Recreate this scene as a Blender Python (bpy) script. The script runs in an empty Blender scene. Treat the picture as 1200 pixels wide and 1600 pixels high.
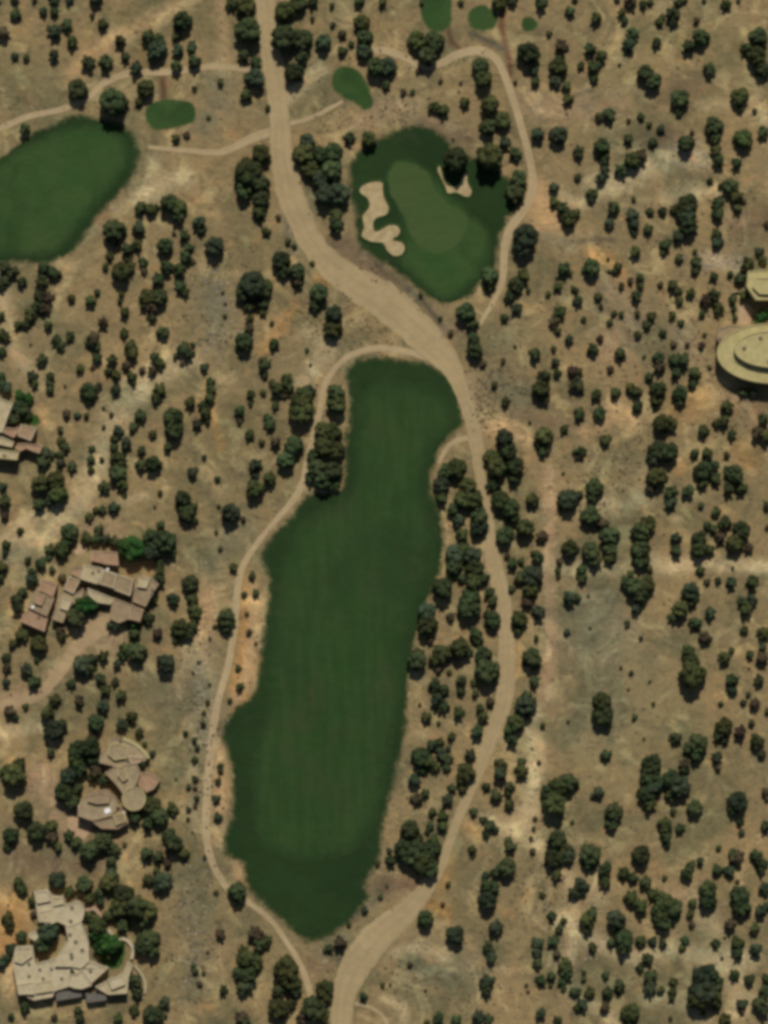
EXPO=-0.42
FILT=4.6
TREE_DATA=(
'178 168 42;388 278 42;765 252 40;395 450 40;1080 1058 40;1098 1550 40;388 55 39;445 65 38;712 255 38;820 375 38;208 868 38;472 648 38;760 1052 38;22 1215 38;'
'215 1420 38;865 1260 38;448 1518 38;492 1580 38;1102 1530 38;180 365 35;472 628 35;732 952 35;941 1122 35;650 1332 35;658 1350 35;1090 1562 35;385 15 32;472 68 32;'
'475 245 32;518 272 32;825 88 32;530 308 32;818 390 32;260 850 32;888 785 32;120 968 32;142 1172 32;692 922 32;832 905 32;1018 1198 32;140 1332 32;82 1468 32;'
'162 1475 32;860 1242 32;1015 1215 32;1060 1232 32;922 1338 32;455 1535 32;435 1578 32;122 145 30;398 128 30;445 22 30;460 118 30;588 110 30;408 246 30;678 70 30;'
'1161 221 30;336 390 30;410 455 30;510 308 30;271 655 30;88 755 30;238 865 30;526 635 30;508 700 30;495 735 30;520 740 30;775 735 30;715 735 30;740 785 30;'
'1026 708 30;1098 740 30;922 810 30;1000 862 30;128 952 30;85 1144 30;122 1175 30;668 980 30;735 938 30;718 1015 30;820 1105 30;990 920 30;941 1100 30;1090 1165 30;'
'38 1270 30;59 1302 30;255 1380 30;70 1480 30;152 1450 30;195 1400 30;188 1420 30;230 1425 30;235 1470 30;640 1300 30;630 1328 30;872 1232 30;870 1315 30;865 1342 30;'
'1020 1228 30;1152 1255 30;1154 1402 30;1035 1412 30;1050 1422 30;1115 1540 30;1112 1560 30;285 38 29;1062 159 29;260 1040 29;831 1030 29;962 1438 29;246 84 28;465 10 28;'
'520 242 28;485 270 28;500 285 28;408 290 28;652 68 28;668 92 28;605 108 28;755 128 28;765 168 28;872 108 28;872 215 28;810 285 28;1184 62 28;1182 92 28;'
'1155 155 28;1115 202 28;190 428 28;265 322 28;382 302 28;408 315 28;440 412 28;382 462 28;382 538 28;498 462 28;522 495 28;520 518 28;805 305 28;765 435 28;'
'728 492 28;1075 322 28;1072 340 28;1075 358 28;140 615 28;32 642 28;272 675 28;185 742 28;64 760 28;92 775 28;292 805 28;110 835 28;238 845 28;525 618 28;'
'460 700 28;448 722 28;399 768 28;360 805 28;520 680 28;525 708 28;505 755 28;845 610 28;788 688 28;850 685 28;805 732 28;722 785 28;748 810 28;748 828 28;'
'710 870 28;738 872 28;740 892 28;782 785 28;798 798 28;820 828 28;788 840 28;1034 665 28;1045 710 28;1025 748 28;1148 745 28;928 765 28;952 840 28;922 865 28;'
'1000 835 28;1158 832 28;1148 852 28;62 1009 28;282 985 28;215 1022 28;130 1042 28;354 970 28;740 912 28;666 960 28;690 1025 28;651 1035 28;658 1185 28;1079 928 28;'
'1130 1138 28;100 1240 28;162 1318 28;172 1380 28;238 1262 28;250 1278 28;272 1320 28;90 1378 28;132 1385 28;88 1452 28;225 1482 28;372 1395 28;728 1210 28;675 1330 28;'
'670 1360 28;640 1342 28;888 1225 28;792 1358 28;762 1410 28;711 1464 28;1010 1242 28;1048 1220 28;958 1272 28;1001 1338 28;1105 1392 28;1105 1408 28;1158 1420 28;1030 1425 28;'
'1035 1442 28;975 1470 28;238 1588 28;385 1500 28;388 1525 28;508 1548 28;985 1585 28;229 142 26;940 232 26;924 422 26;240 728 26;150 1132 26;665 1438 26;1085 1265 26;'
'505 70 25;566 40 25;570 62 25;569 85 25;576 222 25;480 225 25;500 245 25;780 8 25;750 108 25;785 192 25;762 202 25;1095 62 25;1008 118 25;1020 132 25;'
'1190 112 25;1072 228 25;988 255 25;1140 295 25;280 328 25;258 388 25;230 468 25;250 468 25;465 428 25;888 345 25;805 450 25;742 552 25;1065 332 25;185 722 25;'
'286 782 25;98 862 25;505 675 25;795 708 25;768 718 25;698 740 25;690 760 25;730 762 25;710 888 25;890 860 25;1028 612 25;1062 618 25;952 860 25;1012 822 25;'
'1002 878 25;1092 845 25;1092 862 25;298 915 25;120 1190 25;770 972 25;755 1025 25;828 925 25;811 970 25;805 1132 25;1010 915 25;1000 932 25;1062 955 25;1080 1038 25;'
'108 1215 25;112 1255 25;125 1205 25;18 1308 25;175 1368 25;265 1308 25;145 1462 25;225 1440 25;192 1448 25;240 1488 25;400 1462 25;781 1210 25;878 1328 25;1015 1258 25;'
'1038 1292 25;922 1350 25;945 1360 25;908 1385 25;1151 1342 25;985 1405 25;1000 1418 25;915 1440 25;975 1482 25;400 1505 25;388 1540 25;505 1590 25;508 1558 25;760 1535 25;'
'882 1510 25;1185 1570 25;985 1595 25;86 52 24;139 101 24;166 100 24;1052 26 24;982 74 24;526 340 24;525 355 24;422 750 24;35 995 24;841 958 24;889 936 24;'
'1175 911 24;1181 1160 24;14 1438 24;775 1451 24;1016 1528 24;214 109 22;232 60 22;250 66 22;362 8 22;385 152 22;472 92 22;304 100 22;845 9 22;876 75 22;'
'805 242 22;840 212 22;985 5 22;928 108 22;1108 112 22;952 182 22;1192 210 22;945 252 22;1002 245 22;970 270 22;68 422 22;85 430 22;65 442 22;62 482 22;'
'48 495 22;148 532 22;205 545 22;208 555 22;220 328 22;238 330 22;218 360 22;178 378 22;200 392 22;280 342 22;290 405 22;260 420 22;280 425 22;248 440 22;'
'238 485 22;288 548 22;405 335 22;442 428 22;465 442 22;410 478 22;412 572 22;448 598 22;878 328 22;818 432 22;738 508 22;740 532 22;850 590 22;958 328 22;'
'988 340 22;1060 372 22;1122 320 22;1122 338 22;1150 310 22;1115 465 22;1029 562 22;1030 575 22;1055 565 22;1068 565 22;1085 585 22;250 612 22;22 658 22;68 725 22;'
'8 785 22;105 850 22;268 865 22;432 610 22;482 615 22;399 730 22;490 715 22;522 760 22;850 625 22;848 705 22;770 760 22;708 798 22;715 815 22;722 838 22;'
'725 860 22;832 784 22;839 872 22;905 649 22;936 648 22;1048 664 22;1098 676 22;1020 720 22;1048 772 22;1048 788 22;1075 770 22;1138 740 22;1138 765 22;930 878 22;'
'1132 818 22;1135 638 22;1182 680 22;1195 685 22;50 908 22;28 938 22;212 975 22;140 1048 22;86 1095 22;75 1116 22;162 1106 22;148 1190 22;32 1195 22;354 982 22;'
'305 958 22;742 992 22;680 1032 22;680 1072 22;682 1095 22;692 1105 22;670 1192 22;825 942 22;782 1198 22;978 912 22;1086 976 22;1166 955 22;1192 992 22;1131 1030 22;'
'1075 1020 22;1155 1145 22;1075 1172 22;1088 1182 22;10 1210 22;150 1208 22;178 1330 22;270 1265 22;212 1280 22;232 1288 22;230 1335 22;152 1488 22;415 1472 22;405 1478 22;'
'380 1488 22;532 1475 22;814 1208 22;765 1292 22;888 1340 22;760 1385 22;772 1388 22;1050 1245 22;1008 1380 22;1180 1338 22;1188 1350 22;965 1448 22;1151 1475 22;212 1535 22;'
'380 1545 22;462 1550 22;435 1550 22;378 1590 22;382 1598 22;885 1522 22;748 1590 22;1015 1545 22;1195 1550 22;1192 1580 22;1132 1595 22;150 2 21;6 54 21;278 82 21;'
'39 206 21;381 91 21;988 56 21;1076 76 21;904 241 21;62 465 21;282 450 21;312 350 21;875 490 21;836 555 21;1120 382 21;1168 415 21;1102 472 21;926 548 21;'
'220 652 21;220 730 21;162 1028 21;42 1048 21;54 1068 21;716 1115 21;745 1145 21;1101 998 21;1142 1065 21;1055 1155 21;288 1335 21;648 1221 21;955 1290 21;1040 1310 21;'
'945 1380 21;1072 1365 21;258 1568 21;760 1548 21;25 26 20;106 41 20;188 66 20;276 108 20;490 4 20;546 218 20;800 2 20;692 175 20;789 225 20;868 130 20;'
'922 80 20;1165 78 20;1118 220 20;1122 255 20;8 420 20;20 428 20;75 468 20;66 565 20;175 565 20;255 522 20;295 555 20;390 480 20;492 480 20;805 315 20;'
'795 465 20;880 422 20;865 505 20;991 352 20;1040 385 20;1088 412 20;1155 438 20;1122 485 20;298 630 20;5 605 20;12 610 20;198 695 20;72 710 20;192 760 20;'
'164 764 20;62 790 20;135 842 20;150 845 20;165 845 20;180 848 20;4 888 20;66 882 20;322 648 20;450 606 20;375 645 20;430 692 20;485 748 20;802 750 20;'
'690 780 20;802 812 20;846 840 20;825 895 20;995 638 20;1025 628 20;1062 628 20;1035 748 20;1115 730 20;1098 758 20;1118 750 20;925 780 20;942 820 20;952 875 20;'
'1056 842 20;1056 862 20;1132 660 20;1192 658 20;908 892 20;28 952 20;180 978 20;210 992 20;232 968 20;271 938 20;250 908 20;295 992 20;195 1015 20;145 1032 20;'
'158 1062 20;98 1135 20;140 1160 20;302 980 20;301 938 20;755 905 20;660 988 20;730 1020 20;772 1060 20;666 1122 20;688 1178 20;698 1188 20;735 1182 20;812 905 20;'
'835 1042 20;822 1088 20;795 1142 20;800 1158 20;910 905 20;1082 942 20;1110 959 20;1160 942 20;1190 1030 20;1185 1065 20;1120 1185 20;1068 1195 20;35 1220 20;122 1235 20;'
'162 1222 20;82 1292 20;82 1310 20;108 1308 20;120 1318 20;175 1348 20;248 1340 20;245 1388 20;30 1382 20;110 1395 20;140 1405 20;175 1495 20;170 1432 20;35 1465 20;'
'18 1485 20;372 1408 20;652 1250 20;720 1220 20;700 1252 20;692 1278 20;678 1315 20;775 1245 20;795 1232 20;870 1368 20;775 1365 20;895 1395 20;762 1482 20;865 1472 20;'
'840 1475 20;935 1239 20;1145 1265 20;975 1365 20;1140 1362 20;1195 1390 20;1188 1425 20;1050 1435 20;925 1428 20;918 1452 20;1001 1472 20;1140 1445 20;1180 1485 20;40 1575 20;'
'250 1590 20;2 1508 20;215 1552 20;372 1522 20;455 1570 20;472 1592 20;482 1570 20;685 1592 20;712 1595 20;762 1595 20;1012 1500 20;910 1570 20;968 1542 20;1118 1572 20;'
'114 68 19;85 89 19;400 100 19;678 170 19;888 158 19;1135 10 19;931 31 19;1119 238 19;142 472 19;50 590 19;288 370 19;250 569 19;429 540 19;808 485 19;'
'925 305 19;1118 368 19;992 396 19;1050 448 19;968 555 19;185 675 19;178 795 19;156 830 19;329 612 19;422 665 19;800 882 19;946 690 19;908 708 19;246 992 19;'
'166 1080 19;190 1089 19;16 1112 19;125 1096 19;190 1134 19;206 1122 19;721 1065 19;755 1122 19;835 1066 19;994 952 19;1142 912 19;1179 1102 19;946 1181 19;798 1325 19;'
'1178 1452 19;1152 1490 19;845 1532 19;845 1585 19;921 1552 19;949 1552 19;1171 1532 19;1159 1570 19;85 2 18;161 40 18;561 5 18;890 20 18;726 162 18;836 130 18;'
'885 138 18;865 295 18;1026 69 18;939 90 18;981 220 18;1151 258 18;938 282 18;945 270 18;8 440 18;35 442 18;72 485 18;5 525 18;89 532 18;95 542 18;'
'162 506 18;150 542 18;152 562 18;182 588 18;195 490 18;215 385 18;205 420 18;295 390 18;538 318 18;865 318 18;766 450 18;895 582 18;952 352 18;994 465 18;'
'1078 460 18;1055 585 18;902 598 18;1162 465 18;140 625 18;181 612 18;244 625 18;45 650 18;102 700 18;114 730 18;80 785 18;78 860 18;250 895 18;328 625 18;'
'318 635 18;308 665 18;391 681 18;302 740 18;302 795 18;895 605 18;878 792 18;905 608 18;932 619 18;961 616 18;985 608 18;995 615 18;1105 710 18;1016 765 18;'
'1158 765 18;1108 860 18;1118 802 18;1125 842 18;35 928 18;95 988 18;98 996 18;192 1025 18;765 928 18;770 940 18;748 1002 18;655 1022 18;695 1080 18;675 1165 18;'
'832 1100 18;1052 965 18;1175 940 18;1144 1080 18;1122 1152 18;145 1215 18;232 1375 18;35 1392 18;155 1398 18;15 1448 18;140 1435 18;10 1498 18;345 1460 18;692 1292 18;'
'610 1345 18;795 1258 18;890 1330 18;768 1492 18;839 1490 18;1068 1205 18;1196 1292 18;1062 1296 18;988 1372 18;1145 1335 18;1120 1360 18;1020 1398 18;125 1592 18;185 1592 18;'
'210 1580 18;768 1500 18;840 1505 18;945 1575 18;1148 1525 18;1198 1530 18;68 20 16;535 55 16;535 82 16;1019 225 16;76 510 16;4 551 16;110 528 16;126 578 16;'
'198 574 16;206 590 16;195 522 16;224 412 16;242 560 16;238 582 16;315 362 16;416 364 16;390 515 16;872 450 16;889 532 16;1152 328 16;1012 360 16;1186 395 16;'
'965 418 16;1010 510 16;208 670 16;178 702 16;365 888 16;1085 710 16;1170 858 16;1144 680 16;112 1069 16;218 1146 16;766 1098 16;1190 1180 16;341 1278 16;664 1240 16;'
'760 1230 16;862 1432 16;926 1481 16;1118 1475 16;349 1548 16;24 1 15;85 21 15;24 90 15;196 91 15;299 78 15;217 162 15;275 218 15;275 60 15;301 72 15;'
'598 5 15;604 135 15;835 112 15;1005 8 15;1060 6 15;971 22 15;975 34 15;1030 36 15;1052 38 15;928 125 15;936 185 15;1032 204 15;2 450 15;29 510 15;'
'40 508 15;2 495 15;10 530 15;79 590 15;4 590 15;170 582 15;172 402 15;202 408 15;290 458 15;238 498 15;225 480 15;390 500 15;320 576 15;329 598 15;'
'788 498 15;868 568 15;870 585 15;901 335 15;1015 332 15;1052 330 15;1061 405 15;1085 425 15;1192 410 15;1115 434 15;934 465 15;904 472 15;1018 496 15;996 525 15;'
'1060 458 15;1061 472 15;1050 495 15;1145 470 15;1014 590 15;55 602 15;79 611 15;178 688 15;239 680 15;262 700 15;96 690 15;95 712 15;142 720 15;222 705 15;'
'95 725 15;80 712 15;5 762 15;8 808 15;160 798 15;140 810 15;10 852 15;50 895 15;252 822 15;250 882 15;392 618 15;418 654 15;302 815 15;790 630 15;'
'882 672 15;1082 602 15;904 775 15;1115 828 15;1120 662 15;1198 792 15;1094 892 15;1160 615 15;1175 615 15;2 905 15;98 905 15;20 1008 15;240 940 15;275 1000 15;'
'184 1039 15;11 1028 15;12 1045 15;80 1176 15;222 1195 15;722 905 15;704 965 15;762 960 15;720 1082 15;750 1108 15;705 1152 15;688 1160 15;809 988 15;825 1118 15;'
'815 1192 15;901 935 15;1162 985 15;1191 1012 15;1171 1024 15;1132 1158 15;12 1325 15;92 1325 15;160 1385 15;262 1350 15;158 1410 15;50 1410 15;188 1480 15;339 1250 15;'
'515 1482 15;659 1205 15;680 1200 15;698 1200 15;722 1235 15;706 1232 15;675 1270 15;672 1292 15;655 1310 15;795 1240 15;740 1270 15;760 1302 15;795 1315 15;758 1370 15;'
'738 1328 15;874 1452 15;1195 1238 15;902 1400 15;1080 1352 15;1190 1360 15;1082 1412 15;1198 1415 15;954 1474 15;1020 1472 15;1035 1475 15;1070 1470 15;1078 1430 15;122 1580 15;'
'568 1558 15;861 1525 15;870 1492 15;878 1535 15;896 1550 15;872 1595 15;1000 1512 15;1052 1535 15;1050 1550 15;902 1550 15;902 1575 15;110 2 14;345 130 14;908 104 14;'
'1060 179 14;1156 172 14;1001 184 14;112 468 14;871 518 14;924 314 14;1035 331 14;1000 435 14;1036 522 14;78 600 14;105 648 14;431 635 14;1105 822 14;10 1068 14;'
'181 1066 14;148 1150 14;400 928 14;375 1075 14;742 1085 14;1156 1285 14;1094 1346 14;1032 1548 14;946 1525 14;42 92 12;292 212 12;549 70 12;898 0 12;1016 5 12;'
'1035 28 12;1088 34 12;1109 284 12;902 278 12;152 458 12;138 538 12;165 418 12;226 425 12;406 345 12;450 378 12;412 490 12;414 588 12;425 599 12;890 428 12;'
'755 571 12;991 365 12;1198 352 12;1036 396 12;1160 422 12;985 440 12;1000 449 12;952 505 12;1064 506 12;1052 539 12;1096 541 12;1096 492 12;938 530 12;954 578 12;'
'905 582 12;155 605 12;121 650 12;144 702 12;142 735 12;150 798 12;32 831 12;8 865 12;44 876 12;82 892 12;325 660 12;400 745 12;340 749 12;772 602 12;'
'874 878 12;872 892 12;792 870 12;815 878 12;1024 638 12;1135 712 12;1015 890 12;985 898 12;25 1122 12;41 1105 12;172 978 12;394 902 12;389 989 12;345 1198 12;'
'305 1188 12;705 902 12;672 1002 12;685 1048 12;740 1068 12;700 1170 12;799 922 12;820 1038 12;815 1132 12;885 989 12;980 976 12;1105 910 12;1122 908 12;1142 1018 12;'
'1174 1130 12;1199 1112 12;245 1362 12;52 1430 12;218 1465 12;55 1400 12;305 1218 12;570 1422 12;645 1248 12;755 1282 12;775 1298 12;880 1440 12;1198 1248 12;1051 1269 12;'
'1042 1320 12;1121 1200 12;1080 1445 12;1065 1482 12;85 1590 12;18 1590 12;305 1518 12;668 1599 12;1050 1560 12;1159 1580 12;419 170 11;720 5 11;630 145 11;222 580 11;'
'190 462 11;856 461 11;704 521 11;1140 430 11;960 425 11;971 448 11;959 491 11;996 491 11;1032 446 11;135 650 11;95 672 11;412 615 11;445 620 11;374 660 11;'
'409 692 11;395 898 11;1095 791 11;238 1178 11;382 930 11;372 1045 11;318 1132 11;1161 1098 11;242 1232 11;345 1205 11;341 1221 11;308 1248 11;832 1331 11;848 1400 11;'
'1159 1302 11;880 1545 11;54 1 10;145 26 10;519 10 10;520 40 10;858 54 10;654 112 10;964 0 10;1070 2 10;1179 175 10;1014 196 10;188 472 10;274 558 10;'
'285 568 10;301 410 10;435 341 10;460 385 10;301 540 10;896 452 10;898 472 10;865 546 10;786 565 10;1162 315 10;939 480 10;900 455 10;971 492 10;912 500 10;'
'1146 485 10;1148 498 10;209 600 10;250 771 10;78 872 10;392 632 10;380 812 10;898 708 10;902 715 10;1199 825 10;902 860 10;58 1032 10;226 1164 10;290 1146 10;'
'359 1095 10;304 1158 10;308 1170 10;702 1051 10;838 998 10;848 1134 10;872 901 10;991 1121 10;65 1445 10;295 1230 10;295 1265 10;590 1350 10;545 1445 10;608 1330 10;'
'668 1300 10;700 1382 10;1122 1325 10;968 1370 10;1038 1372 10;312 1538 10;302 1510 10;508 1485 10;640 1509 10;912 1530 10;968 1552 10;1098 1585 10;488 31 9;304 140 9;'
'659 5 9;688 128 9;645 145 9;1100 2 9;1081 208 9;1125 292 9;145 575 9;488 412 9;825 455 9;658 462 9;990 312 9;1085 394 9;1074 540 9;159 719 9;'
'319 715 9;344 858 9;325 1098 9;1169 1086 9;1126 1100 9;986 1052 9;195 1320 9;338 1395 9;305 1232 9;595 1402 9;836 1280 9;692 1414 9;925 1245 9;598 1540 9;'
'912 1520 9;326 185 8;805 130 8;1154 2 8;982 190 8;272 366 8;425 506 8;480 548 8;352 495 8;688 498 8;952 425 8;1101 524 8;1006 558 8;1108 575 8;'
'174 648 8;162 668 8;195 775 8;342 792 8;338 832 8;386 960 8;319 1114 8;335 980 8;685 1130 8;842 1192 8;1021 1100 8;1002 998 8;294 1280 8;305 1260 8;'
'320 1340 8;834 1295 8;830 1310 8;894 1285 8;738 1339 8;902 1230 8;1152 1378 8;318 1520 8;860 1540 8;1048 1592 8;0 5 6;720 131 6;708 218 6;968 102 6;'
'485 571 6;348 458 6;352 475 6;805 542 6;870 435 6;950 406 6;102 604 6;162 638 6;242 792 6;828 661 6;880 740 6;1145 888 6;400 1006 6;328 998 6;'
'310 1035 6;302 1052 6;328 1070 6;656 1102 6;888 1128 6;1015 1066 6;970 1044 6;325 1488 6;605 1385 6;822 1540 6;825 1550 6;610 1539 6;665 1548 6;1128 1498 6;'
'48 539 5;919 931 5;922 982 5;982 1078 5;1006 1155 5;1170 1045 5;275 1218 5;301 1300 5;1132 1465 5')
import bpy, bmesh, math, random
import numpy as np
from mathutils import Vector, noise
random.seed(7); rng = np.random.default_rng(7)
S = 0.2                                  # metres per photograph pixel
def W(px, py): return ((px-600)*S, (800-py)*S)
scene = bpy.context.scene
COL = scene.collection
SUN_EL = math.radians(51); SUN_AZ_X = 0.06   # sun stands at +Y (top of the picture)

# ---------------------------------------------------------------- terrain
def hgt(x, y):
    x = np.asarray(x, float); y = np.asarray(y, float)
    return (0.55*np.sin(x/23+0.7)*np.cos(y/31+0.3) + 0.30*np.sin(x/11-y/17+1.1)
            + 0.16*np.sin(x/7.3+y/6.1) )*np.exp(-((x/600)**2+(y/600)**2))
def H(x, y): return float(hgt(x, y))

# ---------------------------------------------------------------- soil colours (where the soil itself changes)
TAN=np.array([.218,.167,.081]); 
PAL={'light':(.40,.315,.17),'pink':(.30,.212,.118),'orange':(.37,.21,.075),'grey':(.172,.154,.088),
     'brown':(.15,.10,.06),'red':(.115,.06,.033),'olive':(.175,.15,.072),'dark':(.085,.075,.05),'sand':(.36,.245,.12)}
STROKES=[ # colour, half width px, strength, points
('light',20,.6,[(290,560),(230,595),(190,640),(160,700),(130,780),(80,830),(20,865)]),
('light',12,.5,[(0,350),(10,520),(30,560),(60,600)]),
('light',20,.7,[(935,290),(980,275),(1010,260),(1060,240),(1090,245)]),
('pink',22,.6,[(830,165),(880,170),(960,160)]),('light',10,.4,[(1100,165),(1180,160),(1200,200)]),
('light',10,.8,[(1040,885),(1100,880),(1200,888)]),('light',10,.4,[(890,880),(960,890),(1040,885)]),
('sand',22,.7,[(845,300),(850,330),(865,355)]),('light',16,.6,[(190,320),(240,290),(290,280)]),
('light',12,.6,[(440,160),(470,140),(500,110)]),('pink',20,.4,[(660,180),(600,170),(560,190)]),
('light',14,.7,[(880,1440),(930,1470),(990,1495),(1060,1480),(1110,1500),(1180,1495)]),
('light',14,.6,[(1010,1555),(1060,1560),(1100,1590)]),('light',8,.6,[(850,1350),(890,1370),(900,1440),(890,1500)]),
('light',12,.7,[(1110,405),(1130,412),(1150,420)]),('sand',12,.7,[(770,668),(790,662),(812,676),(830,690)]),
('light',12,.6,[(760,1280),(830,1310),(870,1350)]),('light',10,.6,[(840,1170),(835,1230),(825,1290)]),
('light',10,.5,[(1140,1590),(1180,1570)]),('light',10,.6,[(0,1145),(60,1135)]),
('pink',14,.7,[(0,1100),(60,1085),(110,1030),(150,990)]),('sand',10,.8,[(85,1050),(110,1020),(130,1000)]),
('pink',26,.9,[(150,975),(175,990)]),
('pink',22,.7,[(60,1210),(70,1240),(90,1270),(120,1295)]),('brown',24,.5,[(30,1340),(60,1350),(120,1350),(160,1345)]),
('orange',26,.55,[(20,1420),(10,1470),(0,1500)]),('sand',10,.7,[(10,1500),(20,1560)]),
('orange',9,1.0,[(500,436),(512,440)]),('orange',12,.6,[(680,1415),(695,1425)]),('orange',14,.35,[(700,1340),(690,1380)]),
('orange',12,.35,[(730,1290),(745,1300)]),
('orange',12,.55,[(928,398),(955,410),(975,440)]),('pink',30,.6,[(960,460),(990,500),(960,540)]),
('pink',20,.6,[(1060,520),(1080,560)]),('orange',22,.35,[(1060,640),(1090,620)]),('orange',16,.4,[(1160,700),(1175,725)]),
('sand',18,.6,[(985,650),(960,640),(920,670)]),('orange',10,.35,[(1060,735),(1065,725)]),
('orange',13,.75,[(388,880),(388,960),(383,1020),(370,1080)]),('sand',10,.8,[(395,890),(396,980),(388,1050),(370,1090)]),
('sand',11,1.,[(340,1170),(343,1250),(340,1320),(365,1350),(372,1362)]),
('orange',12,.3,[(235,45),(225,80),(220,100)]),('sand',12,.7,[(300,-10),(240,30),(180,60),(140,85),(110,120)]),
('sand',10,.6,[(345,0),(350,60),(352,95)]),('pink',16,.5,[(280,1080),(310,1000),(325,930)]),('sand',12,.7,[(325,930),(318,985),(300,1020)]),
('light',16,.5,[(300,1020),(325,1060),(320,1120)]),
('grey',60,.55,[(920,980),(980,1050),(940,1140)]),('grey',34,.7,[(940,950),(960,985)]),('olive',60,.45,[(1010,1080),(1040,1120),(930,1200)]),
('grey',36,.5,[(650,1500),(740,1510)]),('grey',12,.6,[(530,385),(560,400)]),('olive',34,.6,[(30,120),(80,150),(90,160)]),
('grey',20,.5,[(775,600),(800,625),(840,610)]),('grey',24,.55,[(330,470),(345,500),(330,540)]),('brown',22,.5,[(1150,350),(1195,345)]),
('grey',12,.7,[(855,372),(890,380)]),('grey',16,.4,[(1000,130),(1010,150)]),('grey',22,.55,[(340,130),(345,160),(320,190)]),
('grey',22,.5,[(300,1380),(310,1450),(300,1540)]),('olive',18,.45,[(350,1340),(330,1440)]),('grey',22,.4,[(315,1080),(312,1180),(310,1280)]),
('olive',22,.6,[(440,880),(360,870),(330,860)]),('grey',22,.4,[(380,820),(340,860),(330,890)]),('grey',24,.35,[(240,1060),(260,1100)]),
('red',4,.8,[(700,48),(706,65),(716,76)]),('red',5,.9,[(786,5),(783,40),(790,70),(797,100),(797,118)]),('red',5,.8,[(254,122),(256,155)]),
('dark',5,.8,[(735,52),(760,63),(785,76)]),('dark',4,.6,[(905,378),(930,373),(960,376)]),('dark',5,.5,[(562,394),(600,424),(640,452)]),
('dark',5,.7,[(640,452),(668,480),(690,508),(704,522)]),('brown',16,.6,[(600,1385),(650,1385)]),('brown',16,.5,[(700,520),(720,515)]),
('dark',6,.5,[(520,1452),(560,1430),(590,1405)]),('grey',14,.6,[(505,1490),(535,1470)]),('brown',14,.4,[(480,1510),(510,1510)]),
('brown',10,.4,[(820,650),(860,660),(900,660)]),('grey',18,.5,[(120,360),(135,350)]),('olive',20,.4,[(130,370),(150,340)]),
('grey',14,.5,[(450,340),(460,385)]),('brown',18,.4,[(1010,220),(1060,215)]),('dark',4,.5,[(900,148),(925,140)]),
('light',7,.5,[(190,785),(210,778),(230,775)]),('olive',30,.5,[(210,820),(230,840)]),('pink',16,.5,[(140,820),(180,825)]),
('light',10,.5,[(620,1490),(660,1480),(690,1490)]),('light',8,.5,[(600,1560),(630,1570),(632,1600)]),
('olive',14,.5,[(60,1320),(110,1335)]),('grey',8,.6,[(105,1325),(118,1330)]),
('pink',14,.5,[(730,600),(735,650)]),('pink',10,.7,[(858,740),(857,850),(858,950),(865,1000),(858,1050),(848,1095)]),
('orange',10,.35,[(805,1010),(807,1050)]),('light',18,.5,[(1010,740),(1000,780)]),('olive',40,.35,[(960,740),(990,770)]),
('olive',34,.4,[(1110,1280),(1100,1320)]),('pink',16,.5,[(1045,1395),(1060,1400)]),('light',14,.4,[(930,1360),(940,1400)]),
('light',14,.6,[(832,1110),(838,1180),(832,1250),(800,1300)]),('light',12,.6,[(985,885),(1010,870),(1050,885)]),
('light',10,.6,[(870,300),(905,320),(940,300)]),('light',12,.5,[(1000,780),(960,800),(930,770)]),('light',12,.55,[(1130,300),(1080,295),(1040,310)]),
('light',14,.5,[(200,600),(250,575),(300,560)]),('light',12,.5,[(60,800),(40,820),(0,850)]),('light',14,.5,[(480,520),(520,545),(470,600)]),
('light',10,.5,[(240,250),(220,300),(250,310)]),('light',12,.5,[(470,320),(480,350)]),('light',14,.5,[(850,880),(900,890),(960,885)]),
('light',20,.5,[(1090,1400),(1130,1500),(1160,1560)]),('light',12,.55,[(870,1500),(900,1560),(960,1590)]),('brown',20,.5,[(600,440),(560,410),(530,380)]),
('brown',30,.35,[(1180,640),(1150,620)]),('brown',24,.4,[(1060,140),(1110,120)]),('olive',50,.4,[(1100,60),(1150,110)]),('olive',40,.4,[(960,120),(1000,80)]),
('brown',16,.5,[(120,350),(150,330),(180,310)]),('olive',24,.5,[(205,220),(215,260),(190,300)]),('brown',14,.5,[(660,200),(700,205),(730,215)]),
('orange',10,.4,[(460,480),(430,520),(410,550)]),('orange',8,.4,[(325,600),(330,640),(345,700)]),
]
_st=[]
for c,w,s,p in STROKES:
    s=min(1,s*1.35)
    pts=np.array([W(*q) for q in p]); _st.append((np.array(PAL[c]),w*S,s,pts))
def dseg(X,Y,pts,closed=False):
    d=np.full(X.shape,1e9); n=len(pts)
    for i in range(n if closed else n-1):
        a=pts[i]; b=pts[(i+1)%n]; v=b-a; L=max(v@v,1e-9)
        t=np.clip(((X-a[0])*v[0]+(Y-a[1])*v[1])/L,0,1)
        d=np.minimum(d,np.hypot(X-a[0]-t*v[0],Y-a[1]-t*v[1]))
    return d
def soil(X,Y):
    X=np.asarray(X,float);Y=np.asarray(Y,float)
    C=np.repeat(TAN[None,:],len(X),0).copy()
    for c,w,s,pts in _st:
        near=(X>pts[:,0].min()-3*w)&(X<pts[:,0].max()+3*w)&(Y>pts[:,1].min()-3*w)&(Y<pts[:,1].max()+3*w)
        if not near.any(): continue
        d=dseg(X[near],Y[near],pts); f=(s*np.exp(-(d/(w*1.05))**2.4))[:,None]
        C[near]=C[near]*(1-f)+c*f
    return C

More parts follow.
